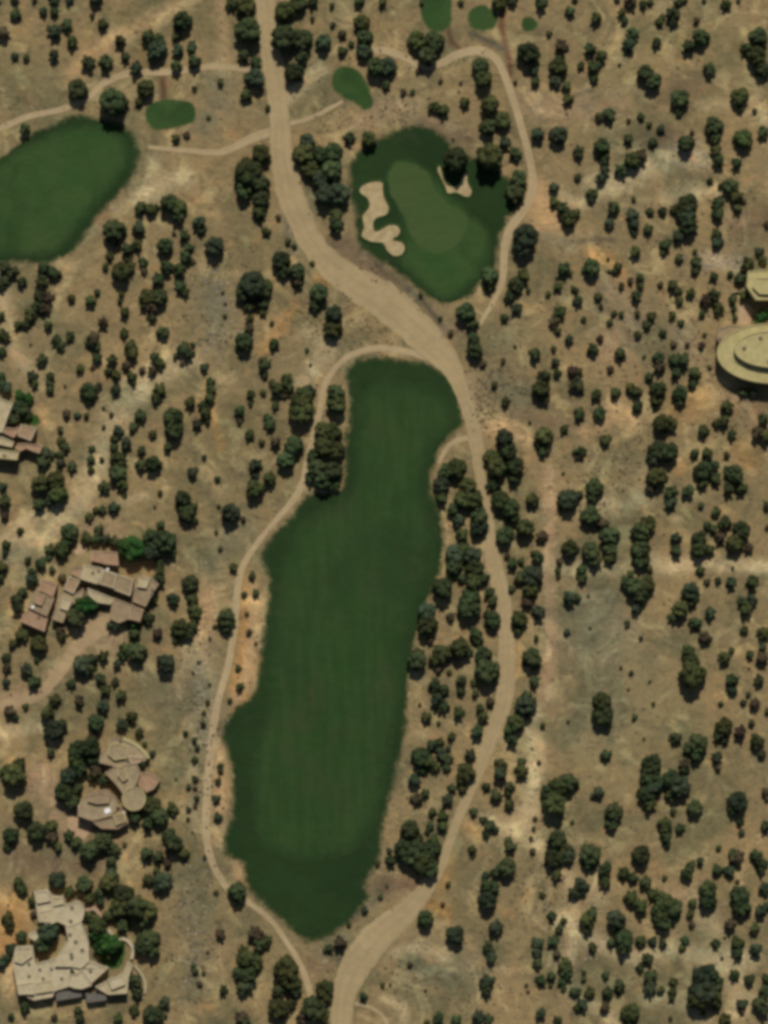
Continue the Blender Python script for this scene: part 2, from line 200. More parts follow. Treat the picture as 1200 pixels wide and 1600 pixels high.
# ---------------------------------------------------------------- materials
def newmat(name):
    m=bpy.data.materials.new(name); m.use_nodes=True
    nt=m.node_tree; b=nt.nodes['Principled BSDF']; b.inputs['Roughness'].default_value=.95
    try: b.inputs['Specular IOR Level'].default_value=.15
    except KeyError: pass
    return m,nt,b
class N:
    def __init__(s,nt): s.nt=nt; s.pos=None
    def n(s,t,**k):
        o=s.nt.nodes.new(t)
        for a,v in k.items(): setattr(o,a,v)
        return o
    def l(s,a,b): s.nt.links.new(a,b)
    def P(s):
        if s.pos is None: s.pos=s.n('ShaderNodeNewGeometry').outputs['Position']
        return s.pos
    def noise(s,scale,detail=4,rough=.55,stretch=None,dist=0):
        src=s.P()
        if stretch:
            m=s.n('ShaderNodeMapping'); m.inputs['Scale'].default_value=stretch; s.l(src,m.inputs['Vector']); src=m.outputs[0]
        o=s.n('ShaderNodeTexNoise'); o.inputs['Scale'].default_value=scale; o.inputs['Detail'].default_value=detail
        o.inputs['Roughness'].default_value=rough; o.inputs['Distortion'].default_value=dist; s.l(src,o.inputs['Vector']); return o.outputs['Fac']
    def mr(s,v,a,b,c,d,smooth=False):
        o=s.n('ShaderNodeMapRange'); o.clamp=True
        if smooth: o.interpolation_type='SMOOTHSTEP'
        s.l(v,o.inputs['Value'])
        for k,x in zip(('From Min','From Max','To Min','To Max'),(a,b,c,d)): o.inputs[k].default_value=x
        return o.outputs[0]
    def mix(s,f,a,b,mode='MIX'):
        o=s.n('ShaderNodeMix',data_type='RGBA',blend_type=mode)
        for i,x in ((0,f),(6,a),(7,b)):
            if isinstance(x,bpy.types.NodeSocket): s.l(x,o.inputs[i])
            else: o.inputs[i].default_value = x if i==0 else (*x,1)
        return o.outputs[2]
    def math(s,op,a,b):
        o=s.n('ShaderNodeMath',operation=op)
        for i,x in enumerate((a,b)):
            if isinstance(x,bpy.types.NodeSocket): s.l(x,o.inputs[i])
            else: o.inputs[i].default_value=x
        return o.outputs[0]
    def attr(s,name): return s.n('ShaderNodeAttribute',attribute_name=name)
    def bump(s,h,bsdf,strength,dist):
        o=s.n('ShaderNodeBump'); o.inputs['Strength'].default_value=strength; o.inputs['Distance'].default_value=dist
        s.l(h,o.inputs['Height']); s.l(o.outputs[0],bsdf.inputs['Normal'])
def soil_nodes(g):
    # noises tint the local soil colour (multiply), so sandy washes and orange patches keep their own colour
    c=g.attr('soil').outputs['Color']
    def tint(c,f,col): return g.mix(f,c,col,'MULTIPLY')
    c=tint(c,g.mr(g.noise(.033,5,.6),.40,.58,0,1.),(1.30,1.20,1.15))
    c=tint(c,g.mr(g.noise(.040,6,.68,dist=.8),.48,.60,0,.9),(.62,.71,.72))
    c=tint(c,g.mr(g.noise(.085,6,.7,dist=1.1),.52,.62,0,.9),(1.55,1.62,1.62))
    c=tint(c,g.mr(g.noise(.15,5,.7,dist=.8),.57,.68,0,.75),(1.36,1.10,1.0))
    c=tint(c,g.mr(g.noise(.21,5,.72,dist=.8),.55,.68,0,.5),(1.1,1.2,.95))
    # low dry brush and pebbles too small to be things of their own
    c=tint(c,g.mr(g.noise(.27,6,.75,dist=1.),.52,.67,0,.75),(.50,.52,.58))
    c=tint(c,g.mr(g.noise(.62,5,.72),.53,.66,0,.5),(.46,.52,.55))
    c=tint(c,g.mr(g.noise(1.3,4,.7),.56,.68,0,.4),(1.55,1.6,1.7))
    return c
def soil_bump(g,b):
    h=g.math('ADD',g.math('MULTIPLY',g.noise(.12,6,.65),6.5),g.noise(1.1,5,.7))
    g.bump(h,b,.5,.55)
def mat_ground():
    m,nt,b=newmat('dry_soil'); g=N(nt); g.l(soil_nodes(g),b.inputs['Base Color']); soil_bump(g,b); return m
def mat_sheet(name,fn,soft=.5,ragged=.5,under=None):
    """a surface laid on the soil: worn through to bare soil along its rim"""
    m,nt,b=newmat(name); g=N(nt)
    e=g.attr('edge').outputs['Fac']
    n=g.math('ADD',g.math('MULTIPLY',g.noise(.35,4,.6),.6),g.math('MULTIPLY',g.noise(1.5,3,.6),.4))
    n=g.math('MULTIPLY',g.math('SUBTRACT',n,.5),ragged*2.4)
    f=g.mr(g.math('ADD',e,n),.25-soft*.7,.25+soft*.9,0,1,True)
    f=g.math('MULTIPLY',f,g.mr(e,0,.12,0,1))
    g.l(g.mix(f,(under or soil_nodes)(g),fn(g)),b.inputs['Base Color'])
    soil_bump(g,b); nt.nodes
    for nd in nt.nodes:
        if nd.type=='BUMP': nd.inputs['Strength'].default_value=.28
    return m
def c_road(g):
    c=g.mix(g.mr(g.noise(.09,4,.6),.35,.7,0,1),(.335,.252,.128),(.385,.292,.152))
    c=g.mix(g.mr(g.noise(.8,4,.6),.55,.75,0,.35),c,(.24,.175,.10))
    c=g.mix(g.mr(g.noise(.5,3,.6,stretch=(1.,.12,1)),.55,.7,0,.3),c,(.44,.335,.20))
    return ruts(g,c,9.5)
def ruts(g,c,k):
    u=g.attr('across').outputs['Fac']; r=g.math('SINE',g.math('MULTIPLY',u,k),0)
    r=g.math('MULTIPLY',r,g.noise(.25,4,.6)); return g.mix(g.mr(r,.1,.6,0,.3),c,(.25,.185,.10))
def c_path(g):
    c=g.mix(g.mr(g.noise(.12,4,.6),.35,.7,0,1),(.37,.275,.15),(.44,.335,.185))
    c=g.mix(g.mr(g.noise(1.1,4,.6),.55,.75,0,.4),c,(.24,.165,.10))
    return ruts(g,c,6.3)
def c_fair(g):
    c=g.mix(g.mr(g.noise(.03,4,.6),.35,.65,0,1),(.024,.058,.0135),(.034,.064,.018))
    c=g.mix(g.mr(g.noise(.045,4,.6,dist=1),.48,.68,0,.7),c,(.040,.048,.0185))
    c=g.mix(g.mr(g.noise(.022,3,.6),.5,.62,0,.6),c,(.016,.038,.0105))
    c=g.mix(g.mr(g.noise(.16,5,.7,dist=1.2),.5,.66,0,.5),c,(.034,.062,.018))
    c=g.mix(g.mr(g.noise(.4,3,.6,stretch=(1.,.13,1)),.42,.62,0,.55),c,(.018,.046,.0115))
    return g.mix(g.mr(g.noise(1.2,3,.7,stretch=(1.3,.35,1)),.55,.75,0,.35),c,(.038,.066,.021))
def c_rough(g):
    c=g.mix(g.mr(g.noise(.05,4,.6),.35,.65,0,1),(.019,.042,.011),(.0135,.031,.009))
    c=g.mix(g.mr(g.noise(.1,4,.6,dist=1),.56,.75,0,.6),c,(.038,.048,.018))
    return g.mix(g.mr(g.noise(1.4,4,.7),.55,.75,0,.45),c,(.025,.05,.015))
def c_tee(g):
    c=g.mix(g.mr(g.noise(.08,4,.6),.35,.65,0,1),(.030,.070,.0175),(.045,.077,.022))
    c=g.mix(g.mr(g.noise(.05,4,.6,dist=1),.48,.64,0,.7),c,(.021,.050,.013))
    return g.mix(g.mr(g.noise(1.2,3,.6),.5,.75,0,.4),c,(.028,.055,.015))
def c_green(g):
    c=g.mix(g.mr(g.noise(.08,3,.6),.35,.65,0,1),(.050,.086,.025),(.056,.082,.026))
    return g.mix(g.mr(g.noise(1.0,3,.6),.5,.75,0,.2),c,(.043,.075,.02))
def c_sand(g):
    c=g.mix(g.mr(g.noise(.5,4,.6),.4,.65,0,1),(.34,.255,.13),(.46,.36,.19))
    return g.mix(g.mr(g.noise(2.2,3,.6),.55,.75,0,.3),c,(.40,.24,.115))
M_ground=mat_ground()
M_road=mat_sheet('ochre_gravel',c_road,.35,.35); M_path=mat_sheet('sandy_gravel',c_path,.4,.35)
M_fair=mat_sheet('mown_turf',c_fair,.5,.45,c_rough); M_rough=mat_sheet('rough_turf',c_rough,.5,.85)
M_tee=mat_sheet('tee_turf',c_tee,.4,.4); M_green=mat_sheet('fine_turf',c_green,.35,.2,c_tee); M_apron=mat_sheet('apron_turf',c_tee,.5,.5,c_rough); M_sand=mat_sheet("bunker_sand",c_sand,.2,.15)

def mat_simple(name,col,var=.25,scale=1.,rough=.9,col2=None,bump=0):
    m,nt,b=newmat(name); g=N(nt); b.inputs['Roughness'].default_value=rough
    c2=col2 or tuple(x*(1-var) for x in col)
    c=g.mix(g.mr(g.noise(scale,5,.65),.38,.68,0,1),col,c2)
    g.l(c,b.inputs['Base Color'])
    if bump: g.bump(g.noise(scale*6,4,.6),b,.4,bump)
    return m
def mat_leaf(name,c1,c2,c3):
    m,nt,b=newmat(name); g=N(nt)
    oi=g.n('ShaderNodeObjectInfo')
    c=g.mix(g.mr(g.noise(.9,4,.7),.35,.7,0,1),c1,c2)
    c=g.mix(g.mr(g.noise(3.2,3,.7),.55,.72,0,.7),c,c3)
    hsv=g.n('ShaderNodeHueSaturation'); g.l(c,hsv.inputs['Color'])
    g.l(g.math('MULTIPLY',g.mr(oi.outputs['Random'],0,1,.7,1.4),g.mr(g.noise(.13,3,.7),.32,.68,.62,1.6)),hsv.inputs['Value'])
    g.l(g.mr(g.noise(.09,3,.7),.35,.65,.46,.535),hsv.inputs['Hue'])
    g.l(hsv.outputs[0],b.inputs['Base Color'])
    g.bump(g.noise(4.5,3,.7),b,.6,.25)
    return m
LEAF={'dark':mat_leaf('juniper_foliage',(.028,.040,.016),(.042,.056,.021),(.066,.082,.030)),
 'olive':mat_leaf('olive_foliage',(.034,.042,.014),(.052,.060,.019),(.080,.088,.029)),
 'blue':mat_leaf('grey_green_foliage',(.025,.036,.018),(.040,.052,.028),(.070,.085,.046)),
 'green':mat_leaf('garden_foliage',(.014,.040,.0085),(.022,.060,.012),(.042,.085,.02)),
 'brown':mat_leaf('dry_foliage',(.045,.036,.020),(.065,.048,.025),(.095,.075,.042))}
M_bark=mat_simple('juniper_bark',(.11,.075,.05),.4,3)

# ---------------------------------------------------------------- mesh helpers
def mesh_np(name,V,F,mats,smooth=True,attrs=None,matidx=None):
    """F : list of arrays (n,k)"""
    me=bpy.data.meshes.new(name); V=np.asarray(V,np.float32)
    me.vertices.add(len(V)); me.vertices.foreach_set('co',V.ravel())
    F=[np.asarray(f,np.int32) for f in F if len(f)]
    tot=sum(f.size for f in F); npol=sum(len(f) for f in F)
    me.loops.add(tot); me.polygons.add(npol)
    me.loops.foreach_set('vertex_index',np.concatenate([f.ravel() for f in F]))
    sizes=np.concatenate([np.full(len(f),f.shape[1],np.int32) for f in F])
    st=np.concatenate([[0],np.cumsum(sizes)[:-1]]).astype(np.int32)
    me.polygons.foreach_set('loop_start',st); me.polygons.foreach_set('loop_total',sizes)
    if matidx is not None: me.polygons.foreach_set('material_index',np.asarray(matidx,np.int32))
    me.polygons.foreach_set('use_smooth',np.full(npol,smooth))
    for m in (mats if isinstance(mats,(list,tuple)) else [mats]): me.materials.append(m)
    me.update(calc_edges=True); me.validate()
    for k,a in (attrs or {}).items():
        a=np.asarray(a,np.float32)
        if a.ndim==1: at=me.attributes.new(k,'FLOAT','POINT'); at.data.foreach_set('value',a)
        else:
            at=me.attributes.new(k,'FLOAT_COLOR','POINT'); at.data.foreach_set('color',np.hstack([a,np.ones((len(a),1),np.float32)]).ravel())
    return me
def link(name,data,parent=None,loc=None):
    o=bpy.data.objects.new(name,data); COL.objects.link(o)
    if parent: o.parent=parent
    if loc: o.location=loc
    return o
def tag(o,label=None,cat=None,group=None,kind=None):
    for k,v in (('label',label),('category',cat),('group',group),('kind',kind)):
        if v: o[k]=v
    return o
def catmull(pts,closed,step):
    P=[np.array(p,float) for p in pts]; n=len(P); out=[]
    for i in range(n if closed else n-1):
        if closed: p0,p1,p2,p3=P[i-1],P[i],P[(i+1)%n],P[(i+2)%n]
        else: p0,p1,p2,p3=P[max(i-1,0)],P[i],P[i+1],P[min(i+2,n-1)]
        k=max(2,int(np.hypot(*(p2-p1)[:2])/step))
        for j in range(k):
            t=j/k; out.append(.5*((2*p1)+(-p0+p2)*t+(2*p0-5*p1+4*p2-p3)*t*t+(-p0+3*p1-3*p2+p3)*t**3))
    if not closed: out.append(P[-1])
    return np.array(out)
def sheet(name,px,mat,lift,blend=2.,cell=2.,kind='structure',parent=None,wob=.35,extra=None):
    pts=catmull([W(*p) for p in px],True,1.2)
    for i,p in enumerate(pts):
        v=noise.noise_vector(Vector((p[0]*.33,p[1]*.33,lift*50))); p[0]+=v.x*wob; p[1]+=v.y*wob
    bm=bmesh.new(); vs=[bm.verts.new((p[0],p[1],0)) for p in pts]
    es=[bm.edges.new((vs[i],vs[(i+1)%len(vs)])) for i in range(len(vs))]
    bmesh.ops.triangle_fill(bm,edges=es,use_beauty=True)
    for ax in (0,1):
        lo=math.floor(pts[:,ax].min()/cell)*cell; hi=pts[:,ax].max(); k=lo
        while k<hi:
            co=[0,0,0]; no=[0,0,0]; co[ax]=k; no[ax]=1
            bmesh.ops.bisect_plane(bm,geom=bm.verts[:]+bm.edges[:]+bm.faces[:],plane_co=co,plane_no=no); k+=cell
    for f in bm.faces:
        if f.normal.z<0: f.normal_flip()
        f.smooth=True
    me=bpy.data.meshes.new(name); bm.to_mesh(me); bm.free()
    n=len(me.vertices); co=np.empty(n*3,np.float32); me.vertices.foreach_get('co',co); co=co.reshape(-1,3)
    X,Y=co[:,0].astype(float),co[:,1].astype(float)
    d=dseg(X,Y,pts,True); co[:,2]=hgt(X,Y)+lift
    if extra is not None: co[:,2]+=extra(d)
    me.vertices.foreach_set('co',co.ravel()); me.materials.append(mat)
    a=me.attributes.new('edge','FLOAT','POINT'); a.data.foreach_set('value',np.clip(d/blend,0,1).astype(np.float32))
    a=me.attributes.new('soil','FLOAT_COLOR','POINT'); a.data.foreach_set('color',np.hstack([soil(X,Y),np.ones((n,1))]).astype(np.float32).ravel())
    me.update(); o=link(name,me,parent)
    if kind: o['kind']=kind
    return o,pts
def ribbon(name,cl,mat,lift,blend=.9,kind='structure',soft=1.25):
    P=catmull([(*W(x,y),w*S) for x,y,w in cl],False,1.0)
    T=np.gradient(P[:,:2],axis=0); T/=np.linalg.norm(T,axis=1)[:,None]+1e-9; Nn=np.stack([-T[:,1],T[:,0]],1)
    us=np.array([-1,-.82,-.55,0,.55,.82,1]); V=[];E=[];A=[]
    for i,p in enumerate(P):
        for u in us:
            w=p[2]/2*soft*(1+.13*noise.noise(Vector((p[0]*.4,p[1]*.4,5+np.sign(u)*3))))
            q=p[:2]+Nn[i]*u*w; V.append((q[0],q[1],0)); E.append(min(1,(1-abs(u))*w/blend)); A.append(u)
    V=np.array(V); V[:,2]=hgt(V[:,0],V[:,1])+lift
    k=len(us); F=[]
    for i in range(len(P)-1):
        for j in range(k-1): a=i*k+j; F.append((a+1,a,a+k,a+k+1))
    me=mesh_np(name,V,[F],mat,True,{'edge':E,'across':A,'soil':soil(V[:,0],V[:,1])})
    o=link(name,me)
    if kind: o['kind']=kind
    return o

# ---------------------------------------------------------------- ground
def axis(h,step):
    a=list(np.arange(-h,h+.01,step)); g=step; x=h
    while x<3500: g*=1.45; x+=g; a.append(x); a.insert(0,-x)
    return np.array(a)
gx,gy=axis(134,.8),axis(174,.8)
X,Y=np.meshgrid(gx,gy); X=X.ravel();Y=Y.ravel(); nx=len(gx); ny=len(gy)
I=(np.arange(ny-1)[:,None]*nx+np.arange(nx-1)[None,:]).ravel()
me=mesh_np('ground',np.stack([X,Y,hgt(X,Y)],1),[np.stack([I,I+1,I+nx+1,I+nx],1)],M_ground,True,{'soil':soil(X,Y)})
tag(link('ground',me),kind='structure')

# ---------------------------------------------------------------- roads and paths
ribbon('road',[(414,-40,30),(415,0,29),(418,60,27),(424,88,30),(430,112,34),(434,150,31),(438,200,30),(441,250,34),(453,300,40),(470,345,37),(493,388,37),(522,418,42),(560,445,48),(600,470,53),(640,503,51),(675,538,45),(702,568,34),(718,598,24),(730,630,22),(740,665,22),(746,700,22),(750,740,17),(757,780,15),(764,810,15),(765,840,20),(772,880,24),(782,920,25),(788,960,25),(792,1000,25),(792,1050,27),(786,1100,26),(768,1150,23),(750,1200,19),(728,1250,17),(708,1300,15),(690,1350,17),(668,1385,24),(640,1420,32),(603,1452,42),(572,1484,46),(550,1520,44),(537,1560,34),(531,1640,28)],M_road,.10,1.0,soft=1.12)
PATHS=[
[(-40,222,9),(0,201,9),(45,182,9),(100,170,9),(138,152,9),(163,130,10),(205,114,10),(270,112,10),(330,104,9),(385,108,9),(420,118,9)],
[(232,230,6),(262,233,7),(300,236,8),(345,238,10),(378,224,12),(400,214,13),(432,204,14)],
[(445,194,7),(480,186,7),(510,172,7),(536,158,6)],
[(566,78,9),(600,79,10),(635,90,11),(662,104,11),(690,98,11),(720,84,12),(750,80,13),(775,92,12),(790,122,11),(803,160,11),(815,200,11),(828,250,11),(832,290,12),(820,325,12),(800,352,12),(790,380,12),(787,410,11),(785,438,10),(774,465,8),(760,490,7),(748,508,6)],
[(697,572,10),(660,556,9),(630,548,9),(595,544,9),(560,550,9),(530,568,9),(508,600,9),(500,640,9),(490,680,9),(480,720,9),(472,757,10),(455,785,10),(425,820,8),(395,858,9),(377,890,10),(370,930,10),(366,980,10),(356,1040,10),(342,1090,10),(333,1140,11),(326,1200,11),(322,1270,11),(324,1320,11),(338,1362,10),(360,1392,9),(395,1415,8),(425,1440,8),(450,1475,8),(468,1505,9),(480,1535,9),(490,1575,8)],
[(742,682,9),(715,688,8),(697,702,7),(686,724,6)],
[(534,1566,6),(570,1571,6),(598,1588,6),(612,1620,6)],
]
for p in PATHS: ribbon('path',p,M_path,.075,.7,soft=1.25)
for p in ([(-30,1112,15),(20,1098,16),(62,1084,16),(92,1052,16),(118,1015,17),(150,985,24),(178,972,30)],):
    ribbon('driveway',p,mat_sheet('pink_gravel',lambda g:g.mix(g.mr(g.noise(.2,4,.6),.4,.65,0,1),(.335,.235,.13),(.40,.29,.155)),.4,.3),.07,.8)

# ---------------------------------------------------------------- turf, greens, bunkers
sheet('rough',[(-40,262),(-8,246),(20,228),(45,207),(80,190),(115,175),(150,180),(185,186),(212,208),(222,240),(210,280),(178,318),(148,352),(122,392),(92,410),(55,415),(20,413),(-40,408)],M_rough,.035,3.0)
sheet('fairway',[(-40,270),(0,248),(45,218),(85,200),(125,190),(165,194),(195,212),(205,245),(190,280),(160,315),(130,350),(102,388),(60,404),(20,401),(-40,396)],M_apron,.06,6)
sheet('rough',[(560,556),(600,552),(660,561),(694,574),(714,600),(726,640),(728,668),(702,690),(688,712),(680,760),(694,800),(700,850),(690,900),(668,950),(652,1000),(645,1050),(642,1110),(636,1160),(626,1200),(612,1260),(602,1310),(598,1345),(575,1385),(585,1400),(555,1438),(515,1468),(478,1478),(448,1452),(420,1427),(396,1408),(380,1382),(372,1352),(346,1336),(346,1305),(356,1270),(358,1215),(352,1180),(342,1152),(354,1112),(374,1096),(394,1075),(400,1040),(404,1005),(410,960),(416,910),(404,872),(415,842),(450,804),(482,768),(530,760),(532,710),(540,650),(540,610),(534,580)],M_rough,.035,3.4)
sheet('fairway',[(556,606),(600,588),(660,600),(700,622),(708,660),(676,710),(664,760),(674,800),(688,845),(680,900),(652,965),(640,1040),(628,1120),(612,1200),(594,1270),(570,1320),(520,1348),(450,1345),(405,1318),(386,1262),(388,1190),(408,1120),(416,1040),(424,960),(436,880),(462,815),(520,775),(548,750),(548,690),(556,640)],M_fair,.065,8.5,wob=1.2)
sheet('rough',[(546,245),(590,212),(640,192),(690,202),(718,232),(775,256),(818,298),(816,324),(796,350),(782,385),(777,420),(754,440),(746,462),(715,474),(688,478),(660,462),(620,432),(580,406),(556,380),(549,330),(540,290)],M_rough,.035,3.4)
sheet('apron',[(612,250),(650,248),(690,280),(725,318),(762,352),(772,390),(755,430),(725,462),(695,472),(665,455),(640,430),(615,405),(628,365),(612,310),(600,275)],M_apron,.06,5)
sheet('putting_green',[(622,252),(650,256),(672,272),(683,296),(702,316),(727,332),(733,352),(716,382),(690,398),(662,391),(642,372),(633,345),(620,320),(609,300),(606,272)],M_green,.085,1.2)
for q in ([(230,163),(262,153),(302,160),(307,188),(278,202),(238,203),(226,184)],
          [(519,112),(540,101),(562,110),(578,136),(585,166),(572,176),(552,162),(526,148),(517,132)],
          [(656,-20),(700,-20),(708,5),(706,38),(690,52),(668,46),(656,24)],
          [(735,12),(755,5),(775,18),(780,36),(762,52),(742,50),(728,32)],
          [(826,22),(840,30),(841,44),(828,53),(814,46),(812,32)]):
    sheet('tee_lawn',q,M_tee,.06,1.4)
z4=lambda L:[(540+a/4,230+b/4) for a,b in L]
BUNK=[z4([(80,255),(130,218),(190,206),(238,218),(244,300),(278,375),(262,425),(205,445),(180,470),(188,520),(232,500),(270,478),(325,482),(350,520),(330,562),(300,574),(358,588),(380,630),(352,682),(295,686),(248,645),(228,604),(160,600),(92,558),(108,500),(96,430),(140,372),(130,325),(88,292)]),
      z4([(575,112),(600,122),(616,190),(648,234),(700,230),(736,156),(764,150),(772,220),(796,270),(780,314),(738,314),(690,290),(632,296),(616,250),(582,182),(568,150)])]
M_lip=mat_simple('lip_turf',(.03,.058,.016),.35,1.)
for q,lab in zip(BUNK,('','')):
    o,pts=sheet('bunker',q,M_sand,.10,.35,1.,wob=.12)
    n=len(pts); V=[];F=[]
    pr=[(-.45,0),(-.25,.2),(0,.3),(.25,.16),(.4,0)]
    T=np.roll(pts,-1,0)-np.roll(pts,1,0); T/=np.linalg.norm(T,axis=1)[:,None]
    ar=np.sum(pts[:,0]*np.roll(pts[:,1],-1)-np.roll(pts[:,0],-1)*pts[:,1]); sg=1 if ar>0 else -1
    for i in range(n):
        nn=np.array([T[i,1],-T[i,0]])*sg
        for u,h in pr: q2=pts[i]-nn*(u*1.0-.1)*-1; V.append((q2[0],q2[1],H(*q2)+.06+h))
    k=len(pr)
    for i in range(n):
        for j in range(k-1): a=i*k+j; b=((i+1)%n)*k+j; F.append((a,b,b+1,a+1))
    link('grass_lip',mesh_np('grass_lip',V,[F],M_lip),o)

# ---------------------------------------------------------------- houses
def roofmat(name,c,c2): return mat_simple(name,c,.3,.55,.9,tuple(x*.9 for x in c2),.05)
R_tan=roofmat('tan_roof_gravel',(.30,.225,.13),(.24,.175,.10)); R_pink=roofmat('pink_roof_gravel',(.36,.235,.14),(.29,.18,.105))
R_cream=roofmat('cream_roof_coating',(.46,.38,.225),(.36,.29,.165)); R_pale=roofmat('pale_roof_coating',(.47,.40,.255),(.40,.33,.20))
R_yel=roofmat('yellowish_roof_coating',(.44,.375,.17),(.36,.30,.135)); R_dull=roofmat('dull_tan_roof',(.33,.26,.15),(.26,.20,.115))
W_tan=mat_simple('tan_stucco',(.36,.26,.16),.2,.6); W_pink=mat_simple('pink_stucco',(.42,.28,.18),.2,.6)
W_pale=mat_simple('pale_stucco',(.50,.42,.27),.2,.6); W_yel=mat_simple('yellowish_stucco',(.47,.40,.19),.2,.6)
M_glass=mat_simple('window_glass',(.03,.04,.05),.2,1,.1); M_wood=mat_simple('dark_wood',(.10,.065,.04),.4,2)
M_grey=mat_simple('weathered_timber',(.16,.145,.12),.4,1.2); M_vent=mat_simple('metal_vent',(.14,.12,.09),.3,2,.5)
M_white=mat_simple('white_skylight',(.85,.80,.76),.1,1,.4); M_terr=mat_simple('terracotta_paving',(.42,.24,.15),.3,1.2)
def ccw(P):
    P=np.array(P,float); a=np.sum(P[:,0]*np.roll(P[:,1],-1)-np.roll(P[:,0],-1)*P[:,1])
    return P if a>0 else P[::-1].copy()
def inset(P,d):
    n=len(P); out=[]
    for i in range(n):
        a,b,c=P[i-1],P[i],P[(i+1)%n]
        u=(b-a)/np.hypot(*(b-a)); v=(c-b)/np.hypot(*(c-b)); n1=np.array([-u[1],u[0]]); n2=np.array([-v[1],v[0]])
        m=(n1+n2); m/=max(np.hypot(*m),1e-6); k=d/max(m@n1,.45); out.append(b+m*k)
    return np.array(out)
def inside(p,P):
    r=False; n=len(P)
    for i in range(n):
        a,b=P[i],P[(i+1)%n]
        if (a[1]>p[1])!=(b[1]>p[1]) and p[0]<(b[0]-a[0])*(p[1]-a[1])/(b[1]-a[1])+a[0]: r=not r
    return r
def polymesh(name,V,F,mat,smooth=False,bevel=0):
    bm=bmesh.new(); vs=[bm.verts.new(v) for v in V]
    for f in F: bm.faces.new([vs[i] for i in f])
    if bevel:
        es=[e for e in bm.edges if abs(e.verts[0].co.z-e.verts[1].co.z)<.01 and e.verts[0].co.z>1]
        bmesh.ops.bevel(bm,geom=es,offset=bevel,segments=2,affect='EDGES',clamp_overlap=True)
    me=bpy.data.meshes.new(name); bm.to_mesh(me); bm.free(); me.materials.append(mat)
    for p in me.polygons: p.use_smooth=smooth
    return me
def box(name,parent,c,sx,sy,sz,rot,mat):
    ca,sa=math.cos(rot),math.sin(rot); V=[]
    for z in (0,sz):
        for a,b in ((-1,-1),(1,-1),(1,1),(-1,1)):
            x=a*sx/2;y=b*sy/2; V.append((c[0]+x*ca-y*sa,c[1]+x*sa+y*ca,c[2]+z))
    F=[(3,2,1,0),(4,5,6,7),(0,1,5,4),(1,2,6,5),(2,3,7,6),(3,0,4,7)]
    return link(name,polymesh(name,V,F,mat),parent)
def house(name,label,cat,origin,blocks,doors=1):
    ox,oy=W(*origin); oz=H(ox,oy); root=link(name,None,None,(ox,oy,oz)); tag(root,label,cat)
    polys=[ccw([(W(*q)[0]-ox,W(*q)[1]-oy) for q in b[0]]) for b in blocks]
    for bi,(b,P) in enumerate(zip(blocks,polys)):
        h=1.6+(b[1]-1.6)*1.25+bi*.017; wm,rm=b[2],b[3]; n=len(P); t=.32; ph=.34
        I1=inset(P,t); z0=-2.2
        V=[(p[0],p[1],z0) for p in P]+[(p[0],p[1],h) for p in P]+[(p[0],p[1],h) for p in I1]+[(p[0],p[1],h-ph-.05) for p in I1]
        F=[]
        for i in range(n):
            j=(i+1)%n
            F+=[(i,j,n+j,n+i),(n+i,n+j,2*n+j,2*n+i),(2*n+i,2*n+j,3*n+j,3*n+i)]
        w=link('wall',polymesh('wall',V,F,wm,False,.06),root)
        link('roof',polymesh('roof',[(p[0],p[1],h-ph+.004*bi) for p in inset(P,t-.01)],[tuple(range(n))],rm),w)
        # windows in the outer walls
        cand=[]
        for i in range(n):
            a,c=P[i],P[(i+1)%n]; L=np.hypot(*(c-a))
            if L<3.2: continue
            u=(c-a)/L; nn=np.array([u[1],-u[0]]); m=(a+c)/2
            if any(inside(m+nn*.5,Q) for k,Q in enumerate(polys) if k!=bi): continue
            cand.append((L,m,nn,u))
        for L,m,nn,u in sorted(cand,key=lambda t:-t[0])[:2]:
            rot=math.atan2(u[1],u[0]); f=box('window',w,(m[0]+nn[0]*.02,m[1]+nn[1]*.02,.95),1.7,.12,1.2,rot,M_wood)
            box('pane',f,(m[0]+nn[0]*.09,m[1]+nn[1]*.09,1.05),1.5,.03,1.0,rot,M_glass)
            e=m+u*min(L*.33,2.2)+nn*.22
            box('roof_spout',w,(e[0],e[1],h-ph-.12),.14,.6,.1,rot,M_wood)
        if bi==0 and cand:
            L,m,nn,u=cand[-1]; e=m-u*L*.3
            box('door',w,(e[0]+nn[0]*.02,e[1]+nn[1]*.02,.02),1.1,.14,2.1,math.atan2(u[1],u[0]),M_wood)
        for d in (b[4] if len(b)>4 else []):
            kind,px,py,sz=d; x,y=W(px,py); x-=ox;y-=oy; rz=.4
            if kind=='skylight': box('skylight',w,(x,y,h-ph),sz,sz*.8,.3,rz,M_white)
            elif kind=='vent': box('roof_vent',w,(x,y,h-ph),sz,sz,.45,rz,M_vent)
            elif kind=='chimney': 
                c=box('chimney',w,(x,y,h-ph),sz,sz,1.1,rz,wm)
    return root,(ox,oy,oz)
def Z(off,k,L): return [(off[0]+a/k,off[1]+b/k) for a,b in L]
a=lambda *L: Z((20,850),4.8,L)
def vents(L,k,off,s=.7,kind='vent'): return [(kind,off[0]+x/k,off[1]+y/k,s) for x,y in L]
